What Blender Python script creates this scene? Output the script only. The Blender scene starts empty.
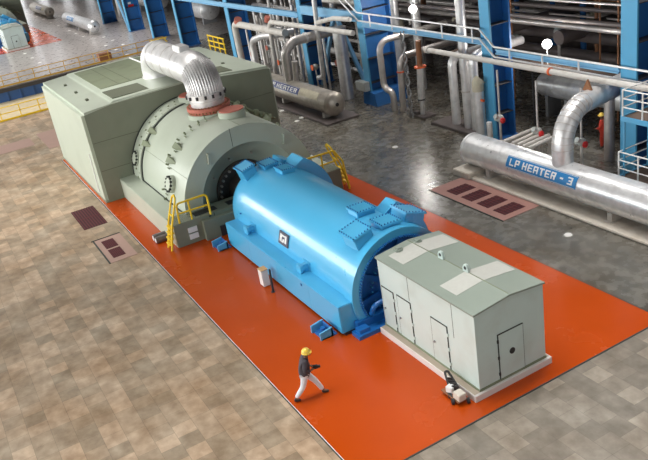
import bpy, bmesh, math, random
from mathutils import Vector, Matrix
random.seed(7)
S = bpy.context.scene
COL = S.collection
PI = math.pi
V = Vector
def R(a): return math.radians(a)

# ------------------------------------------------------------------ materials
def pm(name, col, rough=.5, metal=0., var=.12, scale=2.5, bump=0., bscale=None, coat=0., dirt=None, dirt_amt=.5, aniso=None):
    m = bpy.data.materials.new(name); m.use_nodes = True
    nt = m.node_tree; N = nt.nodes; L = nt.links
    b = N['Principled BSDF']
    b.inputs['Roughness'].default_value = rough
    b.inputs['Metallic'].default_value = metal
    b.inputs['Coat Weight'].default_value = coat
    if 'floor_paint' in name: b.inputs['Specular IOR Level'].default_value = .3
    b.inputs['Coat Roughness'].default_value = .12
    tc = N.new('ShaderNodeTexCoord')
    nz = N.new('ShaderNodeTexNoise'); nz.inputs['Scale'].default_value = scale; nz.inputs['Detail'].default_value = 6
    L.new(tc.outputs['Object'], nz.inputs['Vector'])
    mx = N.new('ShaderNodeMix'); mx.data_type = 'RGBA'
    mx.inputs['A'].default_value = tuple(c * (1 - var) for c in col) + (1,)
    mx.inputs['B'].default_value = tuple(min(1, c * (1 + var)) for c in col) + (1,)
    L.new(nz.outputs['Fac'], mx.inputs['Factor'])
    out = mx.outputs['Result']
    if dirt:
        n2 = N.new('ShaderNodeTexNoise'); n2.inputs['Scale'].default_value = scale * .6; n2.inputs['Detail'].default_value = 9
        L.new(tc.outputs['Object'], n2.inputs['Vector'])
        rp = N.new('ShaderNodeValToRGB'); rp.color_ramp.elements[0].position = .52; rp.color_ramp.elements[1].position = .72
        rp.color_ramp.elements[1].color = (dirt_amt,) * 3 + (1,)
        L.new(n2.outputs['Fac'], rp.inputs['Fac'])
        m2 = N.new('ShaderNodeMix'); m2.data_type = 'RGBA'; m2.inputs['B'].default_value = tuple(dirt) + (1,)
        L.new(rp.outputs['Color'], m2.inputs['Factor']); L.new(out, m2.inputs['A']); out = m2.outputs['Result']
    L.new(out, b.inputs['Base Color'])
    mr = N.new('ShaderNodeMapRange'); mr.inputs['To Min'].default_value = max(.02, rough - .08); mr.inputs['To Max'].default_value = min(1, rough + .1)
    L.new(nz.outputs['Fac'], mr.inputs['Value']); L.new(mr.outputs['Result'], b.inputs['Roughness'])
    if bump:
        n3 = N.new('ShaderNodeTexNoise'); n3.inputs['Scale'].default_value = bscale or scale * 4; n3.inputs['Detail'].default_value = 4
        L.new(tc.outputs['Object'], n3.inputs['Vector'])
        bp = N.new('ShaderNodeBump'); bp.inputs['Strength'].default_value = bump; bp.inputs['Distance'].default_value = .05
        L.new(n3.outputs['Fac'], bp.inputs['Height']); L.new(bp.outputs['Normal'], b.inputs['Normal'])
    return m

def emit(name, col, strength):
    m = bpy.data.materials.new(name); m.use_nodes = True
    b = m.node_tree.nodes['Principled BSDF']
    b.inputs['Base Color'].default_value = (*col, 1)
    b.inputs['Emission Color'].default_value = (*col, 1); b.inputs['Emission Strength'].default_value = strength
    return m

def tile_mat(name, c1, c2, mortar, bw, bh, rough, stain, coat=0., offset=.5):
    """Worn floor tiling: brick pattern with a tone of its own per tile, blotches and scuffs."""
    m = bpy.data.materials.new(name); m.use_nodes = True
    nt = m.node_tree; N = nt.nodes; L = nt.links; b = N['Principled BSDF']
    geo = N.new('ShaderNodeNewGeometry')
    bt = N.new('ShaderNodeTexBrick'); bt.offset = offset; bt.inputs['Scale'].default_value = 1
    bt.inputs['Brick Width'].default_value = bw; bt.inputs['Row Height'].default_value = bh
    bt.squash = 2.0; bt.squash_frequency = 3
    bt.inputs['Mortar Size'].default_value = .006; bt.inputs['Mortar Smooth'].default_value = .3; bt.inputs['Bias'].default_value = -.1
    bt.inputs['Color1'].default_value = (*c1, 1); bt.inputs['Color2'].default_value = (*c2, 1); bt.inputs['Mortar'].default_value = (*mortar, 1)
    L.new(geo.outputs['Position'], bt.inputs['Vector'])
    n1 = N.new('ShaderNodeTexNoise'); n1.inputs['Scale'].default_value = .55; n1.inputs['Detail'].default_value = 8; n1.inputs['Roughness'].default_value = .65
    n2 = N.new('ShaderNodeTexNoise'); n2.inputs['Scale'].default_value = 2.2; n2.inputs['Detail'].default_value = 8
    for n in (n1, n2): L.new(geo.outputs['Position'], n.inputs['Vector'])
    r1 = N.new('ShaderNodeValToRGB'); r1.color_ramp.elements[0].position = .35; r1.color_ramp.elements[1].position = .68
    r1.color_ramp.elements[0].color = (*stain, 1); r1.color_ramp.elements[1].color = (1.0, 1.0, 1.0, 1)
    L.new(n1.outputs['Fac'], r1.inputs['Fac'])
    mu = N.new('ShaderNodeMix'); mu.data_type = 'RGBA'; mu.blend_type = 'MULTIPLY'; mu.inputs['Factor'].default_value = 1
    L.new(bt.outputs['Color'], mu.inputs['A']); L.new(r1.outputs['Color'], mu.inputs['B'])
    r2 = N.new('ShaderNodeValToRGB'); r2.color_ramp.elements[0].position = .3; r2.color_ramp.elements[1].position = .7
    r2.color_ramp.elements[0].color = (.72, .70, .68, 1); r2.color_ramp.elements[1].color = (1.12, 1.1, 1.08, 1)
    L.new(n2.outputs['Fac'], r2.inputs['Fac'])
    m3 = N.new('ShaderNodeMix'); m3.data_type = 'RGBA'; m3.blend_type = 'MULTIPLY'; m3.inputs['Factor'].default_value = .8
    L.new(mu.outputs['Result'], m3.inputs['A']); L.new(r2.outputs['Color'], m3.inputs['B'])
    L.new(m3.outputs['Result'], b.inputs['Base Color'])
    mr = N.new('ShaderNodeMapRange'); mr.inputs['To Min'].default_value = rough - .1; mr.inputs['To Max'].default_value = rough + .14
    L.new(n2.outputs['Fac'], mr.inputs['Value']); L.new(mr.outputs['Result'], b.inputs['Roughness'])
    b.inputs['Coat Weight'].default_value = coat; b.inputs['Coat Roughness'].default_value = .24
    return m

def cladding(name, col, rough=.34, metal=.75, seam=.9, dark=.55):
    """Sheet-metal insulation jacket: noisy bright metal with overlapping seams every SEAM metres along each world axis."""
    m = pm(name, col, rough, metal, .22, 3., .25, 5., dirt=tuple(c * dark for c in col), dirt_amt=.45)
    return m

M = dict(
    floor_left=tile_mat('worn_beige_tiles', (.37, .30, .22), (.60, .455, .33), (.27, .22, .16), .62, .62, .62, (.66, .56, .45)),
    floor_right=tile_mat('polished_grey_tiles', (.135, .128, .112), (.235, .222, .195), (.115, .108, .095), .62, .62, .25, (.58, .53, .46), .4),
    floor_brown=tile_mat('worn_brown_tiles', (.235, .21, .175), (.40, .355, .295), (.19, .17, .14), .62, .62, .5, (.66, .60, .54), .1),
    floor_far=tile_mat('polished_pinkish_tiles', (.44, .40, .385), (.50, .46, .44), (.40, .36, .345), .62, .62, .28, (.85, .83, .82), .3),
    orange=pm('orange_floor_paint', (.49, .063, .003), .24, 0, .10, .5),
    pale_green=pm('pale_green_paint', (.58, .68, .65), .42, 0, .05, 1.4, dirt=(.42, .44, .38), dirt_amt=.35),
    roof_green=pm('roof_green_paint', (.27, .315, .27), .45, 0, .06, 1.4, dirt=(.33, .36, .31), dirt_amt=.4),
    grip=pm('grip_strip', (.52, .52, .48), .7, 0, .08, 8, dirt=(.5, .48, .45), dirt_amt=.4),
    turbine=pm('turbine_pale_green', (.46, .50, .41), .40, 0, .06, .9, dirt=(.36, .39, .31), dirt_amt=.35),
    olive=pm('olive_roof_panel', (.22, .25, .16), .6, 0, .15, 2, dirt=(.16, .17, .11), dirt_amt=.6),
    gland=pm('gland_brown_steel', (.13, .105, .09), .5, .3, .35, 5, .2),
    olive_wall=pm('dark_olive_front', (.215, .235, .175), .5, 0, .08, 1.2, dirt=(.16, .18, .13), dirt_amt=.4),  # darker olive for the enclosure front and the front base
    olive_dark=pm('olive_grating', (.12, .13, .085), .8, 0, .2, 9),
    seam=pm('dark_seam', (.035, .04, .035), .8),
    blue=pm('generator_blue', (.075, .44, .74), .30, 0, .05, 1.2, coat=.4),
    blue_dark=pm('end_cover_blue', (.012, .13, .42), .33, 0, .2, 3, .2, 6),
    col_blue=pm('column_light_blue', (.09, .37, .62), .5, 0, .08, 1.5, dirt=(.16, .30, .42), dirt_amt=.35),
    col_dark=pm('column_shaded_blue', (.02, .135, .40), .5, 0, .12, 1.2, dirt=(.015, .05, .14), dirt_amt=.5),  # darkened copy of the column blue; shade on the webs is in the colour
    beam_blue=pm('beam_sky_blue', (.20, .44, .66), .55, 0, .1, 2),
    clad=cladding('aluminium_cladding', (.80, .78, .775), .37, .6),
    clad_dull=cladding('dull_cladding', (.62, .57, .54), .38, .6),
    tank=cladding('tank_cladding', (.84, .82, .82), .30, .55),
    tank_old=cladding('old_tank_cladding', (.50, .45, .39), .36, .65),
    white_lag=pm('white_lagging', (.62, .58, .54), .6, .1, .12, 3, .3, 6, dirt=(.40, .34, .28), dirt_amt=.5),
    beige_lag=pm('beige_lagging', (.55, .50, .38), .8, 0, .2, 5, .4),
    dark_pipe=pm('dark_pipe', (.14, .115, .11), .45, .3, .3, 3, .1),
    dark_steel=pm('dark_steel', (.055, .05, .052), .55, .3, .25, 3),
    rust=pm('rusty_pipe', (.30, .13, .06), .7, .1, .3, 4),
    red_lead=pm('red_lead_paint', (.50, .145, .10), .65, 0, .2, 4),
    orange_clamp=pm('orange_clamp', (.75, .13, .03), .6, 0, .1),
    red=pm('red_handwheel', (.62, .02, .02), .4),
    yellow=pm('yellow_rail_paint', (.90, .60, .02), .45, 0, .06),
    rail_ochre=pm('ochre_rail_paint', (.62, .36, .05), .5, 0, .1),
    white=pm('white_paint', (.80, .79, .77), .5, 0, .05),
    cream=pm('cream_concrete', (.66, .60, .52), .7, 0, .08, 3, dirt=(.42, .33, .24), dirt_amt=.5),
    cream_pit=pm('cream_pit_lining', (.66, .53, .33), .7, 0, .2, 2),
    plinth_w=pm('plinth_white', (.74, .70, .67), .6, 0, .05, 3),
    plinth_b=pm('plinth_ledge', (.46, .38, .30), .7, 0, .1, 3),
    pink=pm('pink_floor_plate', (.36, .18, .15), .6, 0, .12, 1.5, dirt=(.24, .12, .10), dirt_amt=.6),
    pink_pale=pm('pale_pink_plate', (.42, .265, .215), .7, 0, .12, 1.5),
    maroon=pm('maroon_grating', (.05, .007, .010), .9, 0, .2, 5),
    maroon_bar=pm('maroon_bar', (.105, .018, .022), .9, 0, .2, 5),
    sign=pm('sign_blue', (.02, .20, .48), .4, 0, .04), sign_navy=pm('sign_navy', (.05, .07, .22), .45, 0, .1),
    label=pm('label_dark', (.06, .055, .09), .5), paper=pm('paper_white', (.80, .80, .80), .7),
    black=pm('black_rubber', (.02, .02, .022), .55), grey=pm('grey_steel', (.32, .32, .33), .45, .5, .15, 5),
    grey_valve=pm('valve_grey', (.50, .52, .50), .45, .3, .2, 8), wood=pm('cardboard_top', (.62, .36, .16), .8, 0, .1),
    skin=pm('skin', (.23, .11, .065), .55, 0, .06, 20), hair=pm('black_hair', (.01, .01, .01), .6),
    jacket=pm('dark_jacket', (.055, .045, .055), .8, 0, .15, 12, .2), trousers=pm('white_trousers', (.72, .74, .78), .8, 0, .05, 9, .2),
    helmet=pm('yellow_helmet', (.85, .58, .08), .3, 0, .03, coat=.3), coverall=pm('red_coverall', (.62, .05, .025), .75, 0, .1, 9),
    shoe=pm('dark_shoe', (.03, .022, .022), .5), eye=pm('eye_white', (.7, .7, .7), .3), lip=pm('lip', (.18, .06, .05), .5),
    hall=pm('hall_grey', (.07, .068, .07), .8), hall_dark=pm('hall_dark_steel', (.06, .055, .058), .8),
    pit_blue=pm('pit_blue', (.035, .10, .27), .5), window=emit('daylit_glass', (.95, .97, 1.), 5.0),
    lamp=emit('lamp_glow', (1, .98, .95), 14.), brown=pm('brown_grating', (.12, .08, .06), .8, 0, .2, 3),
    floor_cap=pm('floor_cap_white', (.88, .86, .82), .35, 0, .04),
)

# ------------------------------------------------------------------ mesh builder
WL = {}
class MB:
    def __init__(s): s.bm = bmesh.new(); s.mi = {}; s.n0 = 0
    def mark(s, mat):
        """Faces made since the last mark take the material MAT; the rest take build()'s."""
        s.bm.faces.index_update(); fs = [f for f in s.bm.faces if f.tag is False]
        k = s.mi.setdefault(mat, len(s.mi) + 1)
        for f in fs: f.material_index = k; f.tag = True
        return s
    def keep(s):
        for f in s.bm.faces: f.tag = True
        return s
    def box(s, x0, x1, y0, y1, z0, z1, bev=0, seg=2):
        r = bmesh.ops.create_cube(s.bm, size=1)['verts']
        for v in r: v.co = V(((x0 + x1) / 2 + v.co.x * (x1 - x0), (y0 + y1) / 2 + v.co.y * (y1 - y0), (z0 + z1) / 2 + v.co.z * (z1 - z0)))
        if bev:
            es = list({e for v in r for e in v.link_edges})
            bmesh.ops.bevel(s.bm, geom=es, offset=bev, segments=seg, affect='EDGES')
        return s
    def obox(s, c, size, mat=None, bev=0):
        r = bmesh.ops.create_cube(s.bm, size=1)['verts']
        for v in r:
            p = V((v.co.x * size[0], v.co.y * size[1], v.co.z * size[2]))
            if mat: p = mat @ p
            v.co = V(c) + p
        if bev: bmesh.ops.bevel(s.bm, geom=list({e for v in r for e in v.link_edges}), offset=bev, segments=2, affect='EDGES')
        return s
    def bar(s, p0, p1, w, h):
        p0, p1 = V(p0), V(p1); d = p1 - p0
        q = d.to_track_quat('X', 'Z').to_matrix()
        return s.obox((p0 + p1) / 2, (d.length, w, h), q)
    def cyl(s, p0, p1, r0, r1=None, seg=16, caps=True):
        p0, p1 = V(p0), V(p1); r1 = r0 if r1 is None else r1
        d = p1 - p0; q = d.to_track_quat('Z', 'Y').to_matrix().to_4x4()
        bmesh.ops.create_cone(s.bm, cap_ends=caps, segments=seg, radius1=r0, radius2=max(r1, 1e-5), depth=d.length, matrix=Matrix.Translation((p0 + p1) / 2) @ q)
        return s
    def ball(s, c, r, seg=12, rings=8, mat=None):
        if isinstance(r, (int, float)): r = (r, r, r)
        t = Matrix.Translation(V(c)) @ (mat.to_4x4() if mat else Matrix.Identity(4)) @ Matrix.Diagonal((*r, 1))
        bmesh.ops.create_uvsphere(s.bm, u_segments=seg, v_segments=rings, radius=1, matrix=t); return s
    def rings(s, rs, close=False, caps=True):
        vs = [[s.bm.verts.new(p) for p in ring] for ring in rs]
        n = len(vs[0]); k = len(vs)
        for i in range(k if close else k - 1):
            a, b = vs[i], vs[(i + 1) % k]
            for j in range(n):
                try: s.bm.faces.new((a[j], a[(j + 1) % n], b[(j + 1) % n], b[j]))
                except ValueError: pass
        if caps and not close:
            s.bm.faces.new(vs[0][::-1]); s.bm.faces.new(vs[-1])
        return s
    def tube(s, pts, r, seg=12, bend=0, bseg=6, caps=True):
        pts = fillet([V(p) for p in pts], bend, bseg)
        t0 = (pts[1] - pts[0]).normalized()
        u = t0.orthogonal().normalized(); rs = []
        for i, p in enumerate(pts):
            t = ((pts[min(i + 1, len(pts) - 1)] - p).normalized() + (p - pts[max(i - 1, 0)]).normalized())
            t = t.normalized() if t.length > 1e-6 else t0
            u = (u - t * u.dot(t)).normalized(); w = t.cross(u)
            rr = r(i, len(pts)) if callable(r) else r
            rs.append([p + (u * math.cos(a) + w * math.sin(a)) * rr for a in [2 * PI * k / seg for k in range(seg)]])
        return s.rings(rs, caps=caps)
    def prism(s, poly, axis, a0, a1):
        def P(a, b, c): return V({'x': (c, a, b), 'y': (a, c, b), 'z': (a, b, c)}[axis])
        A = [s.bm.verts.new(P(a, b, a0)) for a, b in poly]; B = [s.bm.verts.new(P(a, b, a1)) for a, b in poly]
        n = len(poly)
        for i in range(n): s.bm.faces.new((A[i], A[(i + 1) % n], B[(i + 1) % n], B[i]))
        s.bm.faces.new(A[::-1]); s.bm.faces.new(B); return s
    def band(s, yc, zc, r0, r1, x0, x1, a0, a1, n=24):
        """A solid band round an axis along X: between radii r0 and r1, angles a0..a1 in degrees from +Y towards +Z."""
        rs = []
        full = abs(abs(a1 - a0) - 360) < 1e-3
        for k in range(n if full else n + 1):
            a = R(a0 + (a1 - a0) * k / n); c, q = math.cos(a), math.sin(a)
            rs.append([V((x, yc + c * r, zc + q * r)) for x, r in ((x0, r0), (x0, r1), (x1, r1), (x1, r0))])
        return s.rings(rs, close=full)
    def lathe(s, prof, yc, zc, n=48, a0=0, a1=360):
        """Profile [(x, r)] turned round an axis along X."""
        full = a1 - a0 == 360
        rs = [[V((x, yc + math.cos(R(a)) * r, zc + math.sin(R(a)) * r)) for x, r in prof] for a in [a0 + (a1 - a0) * k / n for k in range(n if full else n + 1)]]
        vs = [[s.bm.verts.new(p) for p in ring] for ring in rs]
        for i in range(n):
            a, b = vs[i], vs[(i + 1) % len(vs)]
            for j in range(len(prof) - 1):
                try: s.bm.faces.new((a[j], a[j + 1], b[j + 1], b[j]))
                except ValueError: pass
        bmesh.ops.remove_doubles(s.bm, verts=s.bm.verts[:], dist=1e-5); return s
    def build(s, name, mat, parent=None, smooth=35, origin=None):
        bm = s.bm
        bmesh.ops.recalc_face_normals(bm, faces=bm.faces[:])
        if parent is not None: o0 = WL[parent.name]
        elif origin is not None: o0 = V(origin)
        else:
            xs = [v.co.x for v in bm.verts]; ys = [v.co.y for v in bm.verts]; zs = [v.co.z for v in bm.verts]
            o0 = V(((min(xs) + max(xs)) / 2, (min(ys) + max(ys)) / 2, min(zs)))
        for v in bm.verts: v.co -= o0
        me = bpy.data.meshes.new(name); bm.to_mesh(me); bm.free()
        o = bpy.data.objects.new(name, me); COL.objects.link(o)
        me.materials.append(M[mat] if isinstance(mat, str) else mat)
        for k in s.mi: me.materials.append(M[k])
        if smooth:
            me.polygons.foreach_set('use_smooth', [True] * len(me.polygons)); me.set_sharp_from_angle(angle=R(smooth))
        if parent is not None: o.parent = parent
        else: o.location = o0
        WL[o.name] = o0.copy()
        return o

def fillet(pts, rad, n):
    if not rad or len(pts) < 3: return pts
    out = [pts[0]]
    for i in range(1, len(pts) - 1):
        p, a, b = pts[i], pts[i - 1], pts[i + 1]
        u, w = (a - p).normalized(), (b - p).normalized()
        th = u.angle(w)
        if th > PI - .02: out.append(p); continue
        d = min(rad / math.tan(th / 2), .48 * (a - p).length if i > 1 else .95 * (a - p).length, .48 * (b - p).length if i < len(pts) - 2 else .95 * (b - p).length)
        rr = d * math.tan(th / 2)
        c = p + (u + w).normalized() * (rr / math.sin(th / 2))
        s0, s1 = p + u * d - c, p + w * d - c
        tot = s0.angle(s1)
        for k in range(n + 1):
            f = k / n
            out.append(c + (s0 * math.sin((1 - f) * tot) + s1 * math.sin(f * tot)) / math.sin(tot))
    out.append(pts[-1]); return out

def tag(o, label, cat, group=None, kind=None):
    o['label'] = label; o['category'] = cat
    if group: o['group'] = group
    if kind: o['kind'] = kind
    return o
def thing(name, label, cat, loc, group=None):
    o = bpy.data.objects.new(name, None); COL.objects.link(o); o.location = loc; o.empty_display_size = .3
    WL[o.name] = V(loc); return tag(o, label, cat, group)
def struct(o): o['kind'] = 'structure'; return o
def copy_tree(o, off, label=None, group=None, depth=0, parent=None):
    c = o.copy(); COL.objects.link(c)
    if parent is None: c.location = V(o.location) + V(off); WL[c.name] = WL[o.name] + V(off)
    else: c.parent = parent
    if label: c['label'] = label
    if group: c['group'] = group
    for ch in list(o.children): copy_tree(ch, off, None, None, depth + 1, c)
    return c

# blocky stroke lettering laid out by a mapping (s, t) -> point
GL = {'L': [(0, 0, 1, 6), (0, 0, 4, 1.2)], 'P': [(0, 0, 1.1, 6), (0, 4.8, 4, 6), (0, 2.2, 4, 3.3), (2.9, 2.2, 4, 6)],
      'H': [(0, 0, 1.1, 6), (2.9, 0, 4, 6), (0, 2.4, 4, 3.6)], 'E': [(0, 0, 1.1, 6), (0, 0, 4, 1.1), (0, 4.9, 4, 6), (0, 2.5, 3.5, 3.5)],
      'A': [(0, 0, 1.1, 6), (2.9, 0, 4, 6), (0, 4.8, 4, 6), (0, 2.1, 4, 3.1)], 'T': [(1.4, 0, 2.6, 6), (0, 4.8, 4, 6)],
      'R': [(0, 0, 1.1, 6), (0, 4.8, 4, 6), (0, 2.4, 4, 3.5), (2.9, 3, 4, 6), (2.3, 0, 3.6, 2.6)], '-': [(.7, 2.4, 3.3, 3.8)],
      '3': [(2.9, 0, 4, 6), (0, 4.9, 4, 6), (0, 0, 4, 1.1), (1, 2.5, 4, 3.5)], '2': [(0, 4.9, 4, 6), (2.9, 2.5, 4, 6), (0, 2.5, 4, 3.5), (0, 0, 1.1, 3.5), (0, 0, 4, 1.1)]}
def lettering(mb, text, fn, s0, t0, cw, ch, gap, thick):
    s = s0
    for chh in text:
        for (a, b, c, d) in GL.get(chh, []):
            A, B, C_, D = s + a / 4 * cw, t0 + b / 6 * ch, s + c / 4 * cw, t0 + d / 6 * ch
            n = 3
            for k in range(n):
                b0, b1 = B + (D - B) * k / n, B + (D - B) * (k + 1) / n
                q = [fn(A, b0, 0), fn(C_, b0, 0), fn(C_, b1, 0), fn(A, b1, 0)]; p = [fn(A, b0, thick), fn(C_, b0, thick), fn(C_, b1, thick), fn(A, b1, thick)]
                mb.rings([q, p])
        s += cw + gap if chh != ' ' else gap * 1.6

# ------------------------------------------------------------------ camera
Rm = ((0.48694772, 0.85965301, -0.15452709), (0.29557543, -0.32866849, -0.89700178), (-0.82189846, 0.39111856, -0.41413668))
cd = bpy.data.cameras.new('camera'); cam = bpy.data.objects.new('camera', cd); COL.objects.link(cam)
r, d, f = (V(x) for x in Rm)
mw = Matrix(((r.x, -d.x, -f.x, 0), (r.y, -d.y, -f.y, 0), (r.z, -d.z, -f.z, 14), (0, 0, 0, 1)))
cam.matrix_world = mw
cd.sensor_width = 36; cd.lens = 36 * 768.62 / 648; cd.clip_end = 800
S.camera = cam

# ------------------------------------------------------------------ setting
PX0, PX1, PY0, PY1 = -50.75, -13.69, 6.42, 17.47
GAP = -92.3                                                     # the next turbine set stands this far along the hall
struct(MB().box(-67.2, 30, -40, PY0, -.3, 0).build('floor', 'floor_left'))
struct(MB().box(-67.2, PX0, PY0, PY1, -.3, 0).build('floor', 'floor_left'))
struct(MB().box(PX1, 30, PY0, PY1, -.3, 0).build('floor', 'floor_brown'))
struct(MB().box(PX0, PX1, PY0, PY1, -.3, -.015).build('floor', 'floor_right'))
struct(MB().box(-81.5, 30, PY1, 60, -.3, 0).build('floor', 'floor_right'))
struct(MB().box(-240, -81.5, -40, 60, -.3, 0).build('floor', 'floor_far'))
pad = MB().box(PX0, PX1, PY0, PY1, -.015, .012).build('painted_floor', 'orange')
tag(pad, 'glossy orange painted floor around the blue generator', 'floor', kind='structure')
pad2 = copy_tree(pad, (GAP, .5, .002), 'orange painted floor of the far turbine set by the hall end')
t = MB(); t.box(PX0, PX1, PY0 - .05, PY0 - .015, -.01, .014); t.build('trim_1', 'seam')['kind'] = 'structure'
t = MB(); t.box(PX0, PX1, PY0 - .015, PY0 + .004, -.01, .016); t.build('trim_2', 'white')['kind'] = 'structure'
t = MB(); t.box(PX1, PX1 + .05, PY0, PY1, -.01, .014); t.build('trim_3', 'seam')['kind'] = 'structure'
t = MB(); t.box(PX0, PX1, PY1, PY1 + .05, -.01, .014); t.build('trim_4', 'seam')['kind'] = 'structure'
# pit between the two sets
struct(MB().box(-81.5, -67.2, -40, PY1, -1.6, -1.25).build('floor_pit', 'cream_pit'))
m = MB()
m.box(-81.8, -81.5, -40, PY1, -1.25, -.3)
for k in range(24): m.box(-81.5, -81.38, 17.3 - k * 1.27, 17.42 - k * 1.27, -1.25, -.3)
struct(m.build('wall_pit', 'pit_blue'))
struct(MB().box(-81.9, -81.3, -40, PY1, -.3, .06).build('trim_pit', 'dark_steel'))
# hall shell: far gable, long wall behind the pipework, roof over the bay, window wall on the near side
struct(MB().box(-241, -240, -40, 60, -.3, 24).build('wall_gable', 'hall'))
struct(MB().box(-240, 30, 60, 61, -.3, 24).build('wall_back', 'hall_dark'))
struct(MB().box(-240, 34, -27, 60, 24, 24.5).build('ceiling', 'hall'))
struct(MB().box(-240, 30, 27.6, 60, 8.4, 8.7).build('mezzanine_floor', 'hall_dark'))
struct(MB().box(-240, 34, -27, -26, -.3, 4.5).build('wall_left', 'hall'))
struct(MB().box(34, 35, -27, 60, -.3, 6).build('wall_near', 'hall'))
m = MB()
for k in range(11): m.box(34, 34.2, -14 + k * 5.2, -13.8 + k * 5.2, 6, 20)
m.box(34, 34.2, -14, 38.2, 6, 6.2); m.box(34, 34.2, -14, 38.2, 12.9, 13.1); m.box(34, 34.2, -14, 38.2, 19.8, 20)
struct(m.build('window_40', 'grey'))  # added frame round the unseen fill light at the near end
for k in range(9):
    y0 = -1.5 + k * 6.5
    g = MB()
    g.box(-239.9, -239.8, y0, y0 + 2.4, 2, 23.5); struct(g.build('window_%d' % (k + 20), 'window'))
nwin = 9
for k in range(nwin):
    x0 = -180 + k * 22.
    w = MB()
    for q in range(6): w.box(x0 + q * 4 - .1, x0 + q * 4 + .1, -26.6, -26.3, 4.5, 17)
    for z in (4.5, 8.6, 12.8, 16.9): w.box(x0, x0 + 20, -26.6, -26.3, z, z + .2)
    struct(w.build('window_%d' % (k + 1), 'grey'))

# ------------------------------------------------------------------ exciter cabin (pale green hut)
HX0, HX1, HY0, HY1 = -19.15, -14.35, 10.78, 13.26
def hut():
    t = thing('exciter_cabin', 'pale green steel cabin with doors at the near end of the blue generator', 'cabin', (-16.75, 12, 0), 'generator end cabins')
    yc = (HY0 + HY1) / 2
    MB().prism([(HY0, .24), (HY1, .24), (HY1, 2.74), (yc, 2.87), (HY0, 2.74)], 'x', HX0, HX1).build('housing', 'pale_green', t)
    rf = MB()
    rf.prism([(HY0 - .05, 2.73), (HY0 - .05, 2.785), (yc, 2.92), (HY1 + .04, 2.785), (HY1 + .04, 2.73), (yc, 2.865)], 'x', HX0 - .04, HX1 + .05)
    rf.build('roof', 'roof_green', t, 10)
    rl = MB().prism([(yc - .012, 2.915), (yc + .012, 2.915), (yc + .012, 2.928), (yc - .012, 2.928)], 'x', HX0, HX1); rl.build('roof_seam', 'olive', t)
    sl = .135 / (yc - HY0 + .05)
    for x0, x1 in ((-18.85, -18.02), (-16.17, -15.4)):
        g = MB()
        def zt(y): return 2.922 - sl * abs(y - yc)
        for ya, yb in ((HY0 + .27, yc - .02), (yc + .02, HY1 - .05)):
            za, zb = zt(ya), zt(yb)
            g.prism([(ya, za), (yb, zb), (yb, zb + .006), (ya, za + .006)], 'x', x0, x1)
        g.build('grip_strip', 'grip', t)
    for x in (-17.35, -16.15):
        g = MB().prism([(x - .12, 2.9), (x + .12, 2.9), (x + .12, 3.05), (x + .05, 3.16), (x - .05, 3.16), (x - .12, 3.05)], 'y', yc - .04, yc + .04)
        l = g.build('lifting_lug', 'pale_green', t)
        MB().cyl((x, yc - .05, 3.05), (x, yc + .05, 3.05), .055, seg=14).build('lug_eye', 'black', l)
    for y in (11.45, 12.2):
        g = MB().box(-19.0, -18.72, y - .13, y + .13, 2.8, 2.985, .05); g.build('vent_cap', 'roof_green', t)
    # doors on the long side: leaf with dark gap, handle, hinges
    def door(mx, axis):
        a0, a1, z0, z1 = mx
        if axis == 'y':
            g = MB().box(a0, a1, HY0 - .012, HY0 + .02, z0, z1); dr = g.build('door', 'pale_green', t)
            s = MB(); s.box(a1, a1 + .035, HY0 - .02, HY0 + .01, z0, z1 + .03); s.box(a0, a1 + .03, HY0 - .02, HY0 + .01, z1, z1 + .03); s.box(a0 - .01, a0, HY0 - .013, HY0 + .01, z0, z1)
            s.build('door_gap', 'seam', dr)
            for z in (z0 + .25, (z0 + z1) / 2, z1 - .25): MB().box(a1 + .02, a1 + .07, HY0 - .035, HY0, z - .05, z + .05).build('hinge', 'pale_green', dr)
            MB().cyl((a0 + .1, HY0 - .06, (z0 + z1) / 2 - .05), (a0 + .1, HY0, (z0 + z1) / 2 - .05), .035, seg=10).build('handle', 'grey', dr)
        else:
            g = MB().box(HX1 - .02, HX1 + .012, a0, a1, z0, z1); dr = g.build('door', 'pale_green', t)
            s = MB(); s.box(HX1 - .01, HX1 + .02, a0 - .03, a0, z0, z1); s.box(HX1 - .01, HX1 + .02, a0 - .03, a1, z1, z1 + .03); s.box(HX1 - .01, HX1 + .013, a1, a1 + .012, z0, z1)
            s.build('door_gap', 'seam', dr)
            for z in (z0 + .2, (z0 + z1) / 2, z1 - .2): MB().box(HX1, HX1 + .035, a0 - .05, a0, z - .05, z + .05).build('hinge', 'black', dr)
            MB().cyl((HX1 + .005, (a0 + a1) / 2 + .02, 1.06), (HX1 + .025, (a0 + a1) / 2 + .02, 1.06), .1, seg=20).build('porthole', 'black', dr)
    door((-19.08, -18.43, .28, 1.74), 'y'); door((-18.2, -17.48, .28, 1.77), 'y'); door((-16.42, -15.66, .26, 1.77), 'y'); door((11.55, 12.45, .28, 1.77), 'x')
    s = MB()
    for x, z0, z1 in ((-17.5, 1.85, 2.7), (-15.35, 1.55, 2.7)): s.box(x, x + .012, HY0 - .006, HY0 + .01, z0, z1)
    s.build('panel_joint', 'seam', t)
    MB().box(HX0 - .02, HX1 + .02, HY0 - .02, HY1 + .02, .22, .3).build('skirting_strip', 'olive', t)
    p = MB().box(-19.15, -14.25, 10.54, 13.42, 0, .225, .012, 1); pl = p.build('plinth', 'plinth_w', t)
    MB().box(-19.13, -14.33, 10.57, 13.38, .22, .232).build('plinth_ledge', 'plinth_b', pl)
    return t
cabin = hut()

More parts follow.
